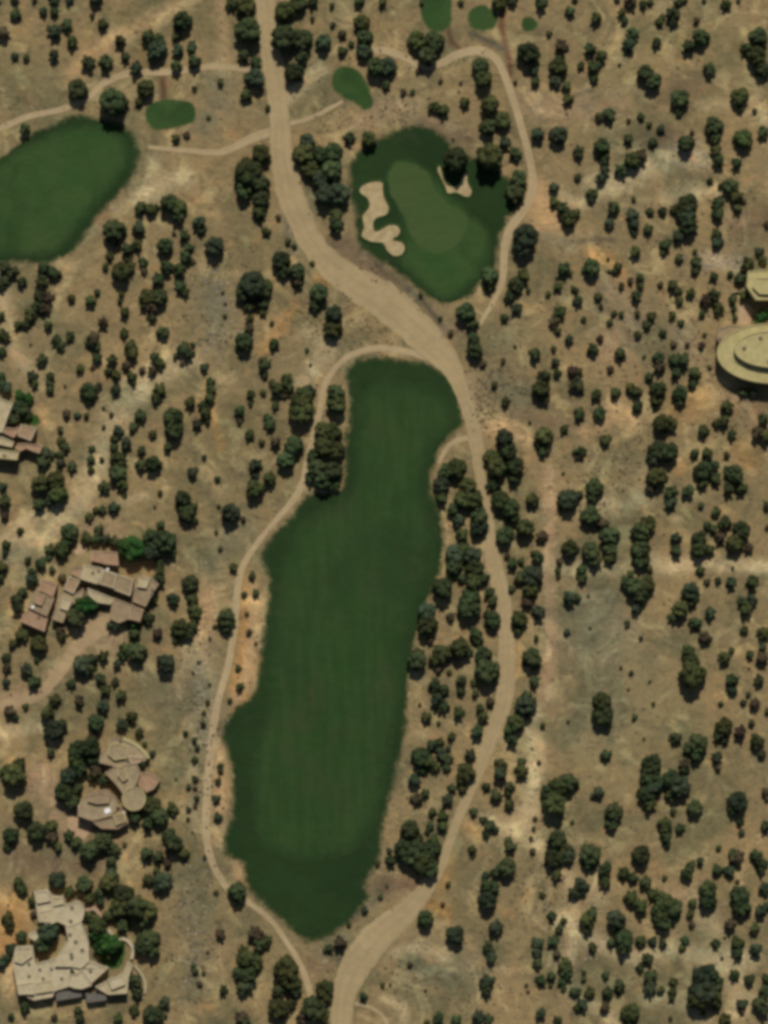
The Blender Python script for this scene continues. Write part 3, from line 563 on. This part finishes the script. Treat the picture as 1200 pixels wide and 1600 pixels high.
house('adobe_house','sprawling tan adobe house with stepped rooftops above the pink gravel drive','house',(140,925),[
 (a((600,50),(790,60),(800,160),(690,150),(590,130)),4.0,W_pink,R_pink),
 (a((540,150),(680,180),(640,300),(515,262)),3.6,W_pale,R_cream,vents([(605,215),(650,200)],4.8,(20,850))),
 (a((682,188),(912,268),(890,388),(650,296)),5.0,W_pale,R_tan,vents([(720,188)],4.8,(20,850),.8,'skylight')),
 (a((925,300),(960,240),(1040,250),(1100,300),(1060,360),(1000,470),(905,430)),4.2,W_tan,R_tan,vents([(1050,375),(1055,345),(915,345)],4.8,(20,850),.8)),
 (a((760,400),(990,490),(962,590),(870,562),(800,592),(730,556)),3.9,W_tan,R_tan),
 (a((565,330),(680,372),(762,408),(740,452),(640,438),(575,385)),3.3,W_pale,R_cream),
 (a((450,185),(540,172),(515,262),(445,225)),3.1,W_tan,R_pink),
 (a((430,240),(512,270),(462,372),(388,335)),4.1,W_pale,R_pink),
 (a((470,372),(540,330),(530,400),(430,470),(382,590),(298,562),(340,440),(350,372),(390,340)),3.4,W_tan,R_dull,vents([(410,450)],4.8,(20,850),.7)),
 (a((222,262),(342,300),(312,392),(200,345)),4.2,W_pink,R_pink),
 (a((172,350),(322,402),(266,542),(120,470)),4.6,W_tan,R_tan,vents([(160,470)],4.8,(20,850),1.0,'skylight')),
 (a((690,195),(790,230),(770,330),(655,295)),5.7,W_pale,R_tan),
 (a((955,250),(1040,255),(1010,330),(940,320)),4.8,W_pale,R_cream),
 (a((880,470),(985,495),(960,580),(880,560)),4.5,W_pink,R_tan),
 (a((610,60),(690,55),(690,145),(600,125)),4.5,W_pink,R_pink),
 (a((190,365),(260,385),(230,460),(165,440)),5.2,W_tan,R_pink),
 (a((385,400),(455,420),(420,500),(360,480)),3.9,W_pale,R_cream),
 (a((84,528),(150,484),(272,546),(246,655),(64,578)),3.8,W_pink,R_pink,vents([(200,545)],4.8,(20,850),.7)),
])
b=lambda *L: Z((0,580),10,L)
house('adobe_house','adobe house cut by the left edge with small square rooms beside a green garden','house',(15,690),[
 (b((-120,430),(60,440),(225,512),(120,780),(60,965),(-120,940)),4.4,W_pale,R_cream),
 (b((85,880),(250,900),(300,870),(330,930),(230,1045),(70,965)),3.6,W_pink,R_pink),
 (b((350,835),(590,900),(500,1092),(300,1015)),4.4,W_pale,R_pink),
 (b((-120,1010),(60,1030),(240,1110),(205,1192),(-120,1125)),4.0,W_pale,R_cream),
 (b((-120,1200),(320,1262),(292,1392),(-120,1352)),4.8,W_yel,R_cream,[('vent',9,712,.8)]),
 (b((300,1130),(440,1130),(690,1168),(632,1292),(420,1212),(330,1260),(250,1200)),3.8,W_pink,R_pink),
])
c=lambda *L: Z((100,1140),7.5,L)
circ=lambda cx,cy,r,n=18,k0=0: [(cx+r*math.cos(2*math.pi*i/n+k0),cy+r*math.sin(2*math.pi*i/n+k0)) for i in range(n)]
house('adobe_house','tan rambling adobe house with a round tower room and one bright skylight','house',(190,1225),[
 (c((540,92),(720,112),(830,165),(925,242),(985,300),(960,362),(800,402),(600,425),(420,382),(435,280),(520,180)),3.6,W_tan,R_dull,vents([(590,245),(755,355),(670,125)],7.5,(100,1140),.9)+vents([(650,225),(700,270)],7.5,(100,1140),.9,'chimney')),
 (c((485,500),(600,425),(860,382),(905,500),(850,640),(700,740),(590,600)),4.2,W_tan,R_dull,vents([(690,480),(715,545)],7.5,(100,1140),.8,'chimney')),
 (c(*circ(828,800,140)),4.9,W_yel,R_dull),
 (c((235,790),(350,715),(500,695),(620,795),(650,900),(560,1005),(340,1060),(170,1000),(185,905)),4.4,W_tan,R_dull,vents([(520,940)],7.5,(100,1140),1.9,'skylight')+vents([(640,880)],7.5,(100,1140),.9,'chimney')),
 (c((345,1075),(560,1010),(660,900),(720,950),(762,1080),(640,1155),(450,1150)),3.9,W_tan,R_tan,vents([(710,960)],7.5,(100,1140),.8,'skylight')),
 (c((540,180),(640,150),(760,200),(740,330),(600,350),(520,280)),4.3,W_yel,R_dull),
 (c((640,420),(720,430),(760,560),(700,600),(640,520)),4.9,W_yel,R_tan),
 (c((300,760),(470,720),(560,770),(540,850),(400,860),(290,830)),5.1,W_tan,R_tan),
 (c((760,300),(930,320),(900,380),(790,390)),4.2,W_pale,R_pink),
 (c((580,990),(720,960),(740,1060),(620,1110)),4.5,W_yel,R_tan),
 (c((175,890),(230,800),(290,900),(250,1000),(180,980)),3.8,W_pale,R_tan),
 (c((905,500),(960,492),(1060,530),(1130,592),(1060,690),(970,730),(870,640)),3.0,W_tan,R_pink),
])
e=lambda *L: Z((0,1380),5,L)
house('flat_roofed_house','large pale flat-roofed house with many roof vents beside the circular drive','house',(90,1490),[
 (e((274,62),(380,40),(412,92),(500,100),(515,160),(622,130),(672,200),(652,280),(540,330),(455,290),(390,322),(308,292)),4.2,W_pale,R_pale,vents([(570,182),(560,285)],5,(0,1380),.9)),
 (e((520,330),(640,285),(700,450),(705,600),(640,655),(560,640),(440,640),(462,545),(540,430)),4.6,W_pale,R_pale,vents([(600,445),(650,510),(565,545),(570,570),(555,390)],5,(0,1380),.9)),
 (e((105,600),(130,490),(262,482),(285,640),(275,850),(150,860)),4.0,W_pale,R_pale,vents([(235,620),(235,715),(255,795)],5,(0,1380),.8)),
 (e((285,622),(455,575),(440,640),(560,642),(540,800),(430,835),(420,878),(275,905),(215,880),(275,850)),3.8,W_pale,R_pale,vents([(410,660),(345,735),(320,665),(455,645),(490,735)],5,(0,1380),.8)),
 (e((560,642),(640,655),(705,600),(760,620),(852,655),(720,772),(650,665),(600,700)),4.1,W_pale,R_pale,vents([(715,675),(485,590)],5,(0,1380),.9)),
 (e((560,700),(600,702),(650,670),(725,785),(650,815),(590,810),(542,790)),4.5,W_pale,R_pale),
 (e((750,800),(960,700),(1005,600),(1040,640),(1010,730),(1000,850),(850,860)),4.0,W_pale,R_cream),
 (e((285,62),(380,42),(405,130),(300,150)),4.7,W_pale,R_pale),
 (e((310,215),(405,195),(400,300),(330,290)),4.6,W_pale,R_cream),
 (e((415,100),(500,100),(510,150),(430,170)),4.5,W_pale,R_cream),
 (e((120,600),(140,500),(255,495),(262,560),(180,620)),4.5,W_pale,R_cream),
 (e((150,780),(270,760),(280,855),(158,858)),4.6,W_pale,R_pale),
 (e((285,770),(420,740),(425,830),(290,850)),4.3,W_pale,R_cream),
 (e((850,740),(960,705),(985,780),(880,820)),4.6,W_pale,R_pale),
 (e((232,382),(330,358),(290,450),(235,420)),3.1,W_pale,R_pale),
])
def pergola(label,P,h):
    P=ccw(P); cx,cy=P.mean(0); r=link('pergola',None,None,(cx,cy,H(cx,cy))); tag(r,label,'pergola')
    for p in inset(P,.3): box('post',r,(p[0]-cx,p[1]-cy,-.4),.16,.16,h+.4,0,M_wood)
    u=P[1]-P[0]; rot=math.atan2(u[1],u[0]); L=np.hypot(*(u)); v=P[3]-P[0]; 
    V=[(p[0]-cx,p[1]-cy,z) for z in (h,h+.12) for p in P]
    link('canopy',polymesh('canopy',V,[(3,2,1,0),(4,5,6,7),(0,1,5,4),(1,2,6,5),(2,3,7,6),(3,0,4,7)],M_grey),r)
    k=int(L/.8)
    for i in range(k+1):
        q=P[0]+u*(i/k)+v*.5; box('slat',r,(q[0]-cx,q[1]-cy,h+.124),.12,np.hypot(*v)*1.04,.12,rot,M_grey)
pergola('dark grey slatted pergola on the lower side of the pale flat-roofed house',[W(*q) for q in e((445,838),(640,832),(640,880),(445,912))],2.9)
pergola('weathered grey slatted pergola nearest the bottom right wing of the pale flat-roofed house',[W(*q) for q in e((670,850),(830,865),(838,905),(690,925))],2.9)
# oval house at the right edge
def ell(cx,cy,rx,ry,n=44): return [(cx+rx*math.cos(2*math.pi*i/n),cy+ry*math.sin(2*math.pi*i/n)) for i in range(n)]
dv=lambda L,s=.8,k='vent':[(k,1090+x/7.27,410+y/7.27,s) for x,y in L]
house('oval_house','round yellowish house with a raised inner disc at the right edge','house',(1190,560),[
 (ell(1204,553,86,47),6.0,W_yel,R_yel),
 (ell(1208,547,64,29),7.7,W_yel,R_yel,dv([(505,985),(690,870),(790,1140)],1.0)),
 ([(1118,530),(1122,514),(1140,509),(1158,511),(1164,526),(1144,538),(1128,548)],4.4,W_tan,R_tan,dv([(240,885)],1.1)),
])
d=lambda *L: Z((1090,410),7.27,L)
house('octagonal_house','small yellowish octagonal house north of the round house at the right edge','house',(1195,448),[
 (d((550,112),(700,95),(1050,100),(1090,280),(1000,400),(800,440),(640,440),(535,290)),6.6,W_yel,R_yel,dv([(685,240)],1.1)),
 (d((600,300),(640,190),(1010,190),(1000,330),(800,380),(680,375)),7.3,W_yel,R_yel),
])
def gwall(label,pts,h=1.3,w=.35,mat=None):
    P=catmull([W(*p) for p in pts],False,.8); T=np.gradient(P,axis=0); T/=np.linalg.norm(T,axis=1)[:,None]; Q=np.stack([-T[:,1],T[:,0]],1)*w/2
    cx,cy=P[0]; z=H(cx,cy); V=[];F=[]
    for p,q in zip(P,Q):
        g=H(*p)-z
        for s,zz in ((1,g-.5),(1,g+h),(-1,g+h),(-1,g-.5)): V.append((p[0]+q[0]*s-cx,p[1]+q[1]*s-cy,zz))
    for i in range(len(P)-1):
        for j in range(4): A=i*4+j;B=i*4+(j+1)%4; F.append((A,B,B+4,A+4))
    k=len(V)-4; F+=[(0,3,2,1),(k,k+1,k+2,k+3)]
    o=link('garden_wall',polymesh('garden_wall',V,F,mat or W_tan),None,(cx,cy,z)); tag(o,label,'garden wall')
gwall('curved terracotta garden wall off the upper right wing of the pale flat-roofed house',e((675,212),(740,195),(785,262),(740,300)),1.5,1.1,W_pink)
gwall('long curving pale garden wall round the courtyard lawn of the pale flat-roofed house',e((850,360),(900,420),(990,440),(1040,510),(1030,590)),1.3,.9,W_pale)
gwall('thin low wall curving down the right side of the bottom left house',e((1050,640),(1100,700),(1135,780),(1130,860)),1.0,.5,W_pale)
gwall('low pale wall at the upper left of the round yellowish house',d((250,750),(380,735),(480,765),(610,710)),1.5,.5,W_pink)
gwall('low tan wall between the octagonal house and the pinkish terrace',d((380,350),(440,330),(500,340)),1.2,.4,W_tan)
gwall('curved wall round the upper right terrace of the tan rambling house',c((700,100),(830,160),(950,255),(1000,330)),4.0,.7,W_yel)
# patios
M_patio=mat_sheet('patio_paving',lambda g:g.mix(g.mr(g.noise(.6,4,.6),.4,.65,0,1),(.40,.26,.15),(.44,.31,.18)),.15,.1)
sheet('patio',c((40,1010),(210,1050),(340,1100),(250,1285),(190,1270),(60,1180)),M_patio,.06,.5,wob=.05)
sheet('patio',a((462,0),(500,-10),(562,40),(500,82),(465,78)),M_patio,.06,.5,wob=.05)
sheet('patio',d((465,500),(600,490),(605,690),(470,700)),M_patio,.06,.5,wob=.05)
M_lawn=mat_sheet('garden_lawn',lambda g:g.mix(g.mr(g.noise(.5,4,.6),.4,.65,0,1),(.025,.062,.012),(.035,.08,.018)),.4,.4)
for q in (e((780,600),(900,440),(990,470),(960,640),(880,680)), b((230,520),(400,600),(640,700),(600,850),(330,830),(150,830)), c((300,430),(460,440),(480,560),(380,560))):
    sheet('garden_lawn',q,M_lawn,.05,.8)

# ---------------------------------------------------------------- trees
bm=bmesh.new(); bmesh.ops.create_icosphere(bm,subdivisions=2,radius=1); bm.verts.ensure_lookup_table()
I2V=np.array([v.co[:] for v in bm.verts]); I2F=np.array([[v.index for v in f.verts] for f in bm.faces]); bm.free()
bm=bmesh.new(); bmesh.ops.create_icosphere(bm,subdivisions=1,radius=1); bm.verts.ensure_lookup_table()
I1V=np.array([v.co[:] for v in bm.verts]); I1F=np.array([[v.index for v in f.verts] for f in bm.faces]); bm.free()
def crown(seed,nl,leaves,fine):
    """unit crown: width about 1, height about .9; lumps of foliage plus loose leaf clumps; leaves gaps between lumps"""
    r=np.random.default_rng(seed); SV,SF=(I2V,I2F) if fine else (I1V,I1F); Vs=[];Fs=[];Q=[];off=0; cs=[]
    for i in range(nl):
        if i==0: c=np.array([0,0,.40]); s=.37
        else:
            t=(i-.5)/(nl-1); a=i*2.39996+r.uniform(-.35,.35); z=.10+.66*t**.9+r.uniform(-.05,.05)
            rad=.345*math.sqrt(max(0.,1-((z-.26)/.60)**2))*r.uniform(.78,1.08)
            c=np.array([rad*math.cos(a),rad*math.sin(a),z]); s=r.uniform(.10,.165)
        v=SV.copy(); k=np.array([noise.noise(Vector(q*2.3+c*7+seed)) for q in v]); k2=np.array([noise.noise(Vector(q*6+c*9+seed)) for q in v])
        v*= (s*(1+.30*k+.36*k2))[:,None]; v[:,2]*=.9; v+=c; Vs.append(v);Fs.append(SF+off);off+=len(v);cs.append((c,s))
    nv=off; LV=[];
    for _ in range(leaves):
        c,s=cs[r.integers(len(cs))]; d=r.normal(size=3); d/=np.linalg.norm(d); p=c+d*s*r.uniform(.92,1.28)
        if p[2]<.04: p[2]=.05
        u=r.normal(size=3); u/=np.linalg.norm(u); w=np.cross(u,d); w/=max(np.linalg.norm(w),1e-6); L=r.uniform(.022,.05)
        LV+= [p-u*L,p+w*L*.6,p+u*L,p-w*L*.6]
    LF=np.arange(len(LV)).reshape(-1,4)+nv
    return np.vstack(Vs+[np.array(LV)]) ,np.vstack(Fs),LF
HI=[crown(11+i,20,520,True) for i in range(5)]
LO=[crown(51+i,10,60,False) for i in range(6)]
CR={}
for i,(v,f,l) in enumerate(HI):
    for k,m in LEAF.items(): CR[i,k]=mesh_np('crown',v,[f,l],m,True)
def trunk_mesh(seed):
    r=random.Random(seed); V=[];F=[]
    def limb(p0,p1,r0,r1):
        o=len(V); n=7; st=4; d=(p1-p0)
        ax=d.normalized(); u=ax.orthogonal(); w=ax.cross(u)
        for i in range(st+1):
            t=i/st; c=p0+d*t+Vector((math.sin(t*3+seed),math.cos(t*2.5+seed),0))*.012*(t>0); rr=r0+(r1-r0)*t
            for j in range(n):
                an=j*2*math.pi/n; V.append(tuple(c+(u*math.cos(an)+w*math.sin(an))*rr))
        for i in range(st):
            for j in range(n): a=o+i*n+j;b=o+i*n+(j+1)%n; F.append((a,b,b+n,a+n))
    limb(Vector((0,0,-.12)),Vector((.02,.01,.3)),.055,.036)
    for k in range(4):
        an=k*1.6+seed; limb(Vector((.01,.01,.16+.03*k)),Vector((.22*math.cos(an),.22*math.sin(an),.42+.05*k)),.026,.01)
    return mesh_np('trunk',np.array(V),[np.array(F)],M_bark,True)
TR=[trunk_mesh(i) for i in range(3)]
TREES=[tuple(map(float,t.split())) for t in TREE_DATA.split(';')]  # some stacked pairs trace one tree and its shadow, both built as trees
BRIGHT={(206,868):1,(137,955):1,(40,622):1,(50,628):1,(211,968):1,(1190,500):1,(176,1480):1,(250,1252):1}
EXTRA=[(206,862,40),(130,950,30),(141,948,26),(33,622,22),(45,626,20),(1190,497,20),(1184,507,14),(172,1478,34),(150,1462,26),(160,1482,26),(76,1460,34),(68,1478,28),(84,1446,22)]
allT=[(x,y,w) for x,y,w in TREES if not any((x-a)**2+(y-b)**2<(0.4*max(w,c))**2 for a,b,c in EXTRA)]+EXTRA
def isbright(x,y): return any((x-a)**2+(y-b)**2<13**2 for a,b in BRIGHT) or (x,y) in [(150,1462),(160,1482)]
allT.sort(key=lambda t:-t[2])
BIG,SMALL=allT[:300],allT[300:]
LM=[("the big lawn at the left edge",100,300),("the small square tee lawn",268,178),("the oval tee lawn",550,138),
("the paired topmost tee lawns",720,25),("the small round tee lawn",826,38),("the putting green",668,330),("the lobed left bunker",595,345),
("the right bunker by the green",712,290),("the junction of road and cart paths",692,556),("the bright orange soil patch beside the road",505,437),
("the top end of the long fairway",620,575),("the bottom tip of the long fairway",485,1460),("the cart path's elbow at the fairway's left",388,868),
("the sprawling adobe house",140,925),("the adobe house cut by the left edge",25,680),("the tan house with the round tower",190,1225),
("the pale flat-roofed house",90,1490),("the round yellowish house",1185,555),("the small octagonal house",1190,448),
("the grey bare flat",950,1030),("the lower right sandy wash",900,1440),("the photo's top right corner",1200,0),("the photo's bottom right corner",1200,1600),
("the photo's top left corner",0,0),("the widest stretch of road",600,468),("the sandy widening right of the green",850,335),
("the road's narrow neck",752,760),("the road's rightmost bend",792,1020),("the road's lower narrow stretch",705,1310),("the road's bottom end",535,1590),
("the pink dirt trail",858,900),("the pale sandbank at upper right",1040,260),("the orange soil beside the lower road",690,1420),
("the pink gravel drive",80,1070),("the circular orange drive",20,1430),("the pale wash left of centre",170,690),
("the pale bank near the right edge",1100,885),("the cart path's curve at the top",752,80),("the road's top end",416,5),
("the orange scrub clearing",1070,640),("the sandy verge at the fairway's lower left",342,1290),("the sandy verge at the fairway's left",392,970),
("the forked sandy spur",815,676),("the fairway's upper left edge",535,690),("the fairway's upper right edge",690,760),
("the fairway's middle right edge",660,960),("the fairway's lower right edge",625,1210),("the dirt track at upper left",170,60),
("the right edge of the photo halfway down",1200,800),("the photo's left edge halfway down",0,800),("the top edge's middle right",960,0),("the bottom edge's middle right",760,1600)]
DIR=['right of','upper right of','above','upper left of','left of','lower left of','below','lower right of']
ORD=['nearest','second nearest','third nearest','fourth nearest','fifth nearest','sixth nearest','seventh nearest','eighth nearest','ninth nearest','tenth nearest']
lab={}; sect={}
for i,(x,y,w) in enumerate(BIG):
    best=sorted(range(len(LM)),key=lambda k:math.hypot(LM[k][1]-x,LM[k][2]-y))[0]
    an=math.atan2(LM[best][2]-y,x-LM[best][1]); dd=int(round(an/(math.pi/4)))%8
    sect.setdefault((best,dd),[]).append((math.hypot(LM[best][1]-x,LM[best][2]-y),i))
for (k,dd),L in sect.items():
    for j,(_,i) in enumerate(sorted(L)):
        x,y,w=BIG[i]
        near=sum(1 for a,b,c in allT if (a,b)!=(x,y) and math.hypot(a-x,b-y)<.52*(w+c))
        sz='huge' if w>=38 else 'large' if w>=29 else 'mid-sized'
        st='clumped' if near>=2 else 'paired' if near==1 else 'lone'
        dk='bright green tree' if isbright(x,y) else 'juniper'
        lab[i]=f"{sz} {st} {dk}, {ORD[min(j,9)]} {DIR[dd]} {LM[k][0]}"
assert len(set(lab.values()))==len(BIG)
rt=random.Random(3)
def place(x,y,w):
    X,Y=W(x,y-.13*w); return X,Y,H(X,Y)
protos={}
for i,(x,y,w) in enumerate(BIG):
    X,Y,Zz=place(x,y,w); bright=isbright(x,y)
    kind='green' if bright else rt.choices(['dark','olive','blue'],[.55,.31,.14])[0]
    key=(rt.randrange(5),kind)
    nm='garden_tree' if bright else 'juniper_tree'
    if key not in protos:
        r=link(nm,None); c_=link('crown',CR[key],r); t_=link('trunk',TR[key[0]%3],r); protos[key]=(r,c_,t_); 
    else:
        pr=protos[key]; r=pr[0].copy(); r.name=nm; COL.objects.link(r)
        for src in pr[1:]:
            q=src.copy(); q.parent=r; COL.objects.link(q)
    r.location=(X,Y,Zz-.05); ww=w*S*1.19; r.rotation_euler=(0,0,rt.uniform(0,6.28)); hh=rt.uniform(.9,1.15)
    r.scale=(ww*rt.uniform(.95,1.05),ww*rt.uniform(.95,1.05),ww*hh)
    tag(r,lab[i],'tree','garden trees beside the houses' if bright else 'largest juniper trees in the scrub')
    if bright: r['category']='tree'
# the many smaller trees and shrubs beyond the 300 largest: one object
kinds=list(LEAF.keys()); buf_v=[];buf_t=[];buf_q=[];mt=[];mq=[];off=0
for x,y,w in SMALL:
    X,Y,Zz=place(x,y,w); v,f,l=LO[rt.randrange(6)]; a=rt.uniform(0,6.28); ww=w*S*1.19; ca,sa=math.cos(a),math.sin(a)
    sx,sy,sz=ww*rt.uniform(.9,1.08),ww*rt.uniform(.9,1.08),ww*rt.uniform(.85,1.15)
    p=v*np.array([sx,sy,sz]); q=np.stack([p[:,0]*ca-p[:,1]*sa+X,p[:,0]*sa+p[:,1]*ca+Y,p[:,2]+Zz-.05],1)
    buf_v.append(q); buf_t.append(f+off); buf_q.append(l+off); off+=len(v)
    k=rt.choices([0,1,2,4],[.48,.31,.13,.08 if w>12 else .3])[0]
    if isbright(x,y): k=3
    mt.append(np.full(len(f),k)); mq.append(np.full(len(l),k))
me=mesh_np('small_trees',np.vstack(buf_v),[np.vstack(buf_t),np.vstack(buf_q)],[LEAF[k] for k in kinds],True,None,np.concatenate(mt+mq))
tag(link('scrub_trees',me),'smaller dark junipers and shrubs scattered over the dry ground','shrubs',None,'stuff')

# ---------------------------------------------------------------- dry brush and stones
ROADPOLY=[]
def clearof(x,y):
    # keep tufts off turf, roads and houses
    for P in KEEP:
        if inside((x,y),P): return False
    return True
KEEP=[]
for o in bpy.data.objects: pass
def px(P): return [W(*p) for p in P]
KEEP+= [px([(-40,262),(45,207),(115,175),(212,208),(222,240),(178,318),(118,385),(55,408),(-40,400)]),
 px([(560,556),(660,561),(714,600),(728,668),(680,760),(700,850),(652,1000),(636,1160),(598,1345),(555,1438),(478,1478),(396,1408),(346,1336),(358,1215),(342,1152),(394,1075),(416,910),(404,872),(482,768),(530,760),(540,650),(534,580)]),
 px([(546,245),(640,192),(718,232),(818,298),(782,385),(715,474),(620,432),(549,330)]),
 px([(398,0),(432,0),(446,110),(458,250),(478,340),(530,410),(640,470),(705,540),(690,590),(640,540),(540,455),(470,380),(430,280),(412,120)]),
 px([(755,760),(780,760),(808,960),(805,1080),(765,1210),(705,1350),(600,1480),(548,1600),(520,1600),(530,1500),(640,1400),(690,1320),(760,1120),(775,960)]),
 px([(230,160),(305,160),(305,200),(230,200)]),px([(515,100),(590,105),(590,178),(515,170)]),px([(650,0),(845,0),(845,58),(650,58)]),
 px([(20,850),(255,850),(255,1000),(20,1000)]),px([(0,620),(75,620),(75,725),(0,725)]),px([(120,1140),(255,1140),(255,1320),(105,1320)]),
 px([(15,1385),(225,1385),(225,1570),(15,1570)]),px([(1115,420),(1200,420),(1200,610),(1115,610)])]
def scatter(name,n,size,mats,label,cat,zs,regions,seed):
    r=random.Random(seed); base=I1V; T=[];M=[];Vv=[];off=0; k=0
    while k<n:
        if regions and r.random()<.7:
            cx,cy,rx,ry=r.choice(regions); x=cx+r.gauss(0,rx); y=cy+r.gauss(0,ry)
        else: x=r.uniform(-10,1210); y=r.uniform(-10,1610)
        X,Y=W(x,y)
        if noise.noise(Vector((X*.07,Y*.07,seed)))<r.uniform(-.6,.25): continue
        if not clearof(X,Y): continue
        s=r.uniform(*size); a=r.uniform(0,6.28); ca,sa=math.cos(a),math.sin(a)
        v=base*np.array([s*r.uniform(.6,1.2),s*r.uniform(.6,1.2),s*zs]); v=v*(1+np.array([noise.noise(Vector(q*2+k)) for q in base])*.6)[:,None]
        Vv.append(np.stack([v[:,0]*ca-v[:,1]*sa+X,v[:,0]*sa+v[:,1]*ca+Y,v[:,2]+H(X,Y)+s*zs*.3],1)); T.append(I1F+off); off+=len(base)
        M.append(np.full(len(I1F),r.randrange(len(mats)))); k+=1
    me=mesh_np(name,np.vstack(Vv),[np.vstack(T)],mats,name!='stones',None,np.concatenate(M))
    tag(link(name,me),label,cat,None,'stuff')
T1=mat_simple('dry_brush',(.15,.125,.068),.35,2); T2=mat_simple('sage_brush',(.135,.135,.085),.35,2); T3=mat_simple('brown_brush',(.16,.11,.065),.35,2)
scatter('dry_brush',3000,(.16,.5),[T1,T2,T3],'low dry brush dotted over the bare ground','brush',.6,
 [(315,1130,14,90),(300,1440,26,70),(350,480,30,50),(1060,420,90,80),(860,1350,40,70),(950,760,60,60),(560,480,60,30),(760,620,40,30),(700,1540,70,30),(1050,600,90,60),(560,160,60,40)],5)
M_st=mat_simple('pale_stone',(.42,.36,.27),.3,2); M_st2=mat_simple('grey_stone',(.26,.24,.20),.3,2)
scatter('stones',1700,(.12,.38),[M_st,M_st2],'pale stones and rubble lying on the dry ground','stones',.6,
 [(315,1060,12,60),(300,1440,22,60),(1090,250,40,16),(1120,410,26,10),(900,1420,30,60),(340,480,20,30)],9)

# ---------------------------------------------------------------- light, sky, camera
w=bpy.data.worlds.new("World"); scene.world=w; w.use_nodes=True; nt=w.node_tree
bg=nt.nodes['Background']; sky=nt.nodes.new('ShaderNodeTexSky'); sky.sky_type='NISHITA'; sky.sun_disc=False
sky.sun_elevation=SUN_EL; sky.sun_rotation=SUN_AZ_X; nt.links.new(sky.outputs[0],bg.inputs[0]); bg.inputs[1].default_value=.06
sun=bpy.data.lights.new('sun','SUN'); sun.energy=4.8; sun.angle=math.radians(.5); sun.color=(1,.955,.88)
so=bpy.data.objects.new('sun',sun); COL.objects.link(so)
d=-Vector((math.sin(SUN_AZ_X)*math.cos(SUN_EL),math.cos(SUN_AZ_X)*math.cos(SUN_EL),math.sin(SUN_EL)))
so.rotation_euler=d.to_track_quat('-Z','Y').to_euler(); so.location=(0,0,200)
cam=bpy.data.cameras.new('camera'); co=bpy.data.objects.new('camera',cam); COL.objects.link(co); scene.camera=co
CZ=1500; co.location=(0,0,CZ); co.rotation_euler=(0,0,0)
cam.sensor_fit='VERTICAL'; cam.sensor_height=24; cam.lens=24*CZ/320.0; cam.clip_start=10; cam.clip_end=12000
vs=scene.view_settings; vs.view_transform='Standard'; vs.look='None'; vs.gamma=1; vs.exposure=EXPO
scene.cycles.pixel_filter_type='GAUSSIAN'; scene.cycles.filter_width=FILT
scene.cycles.max_bounces=5
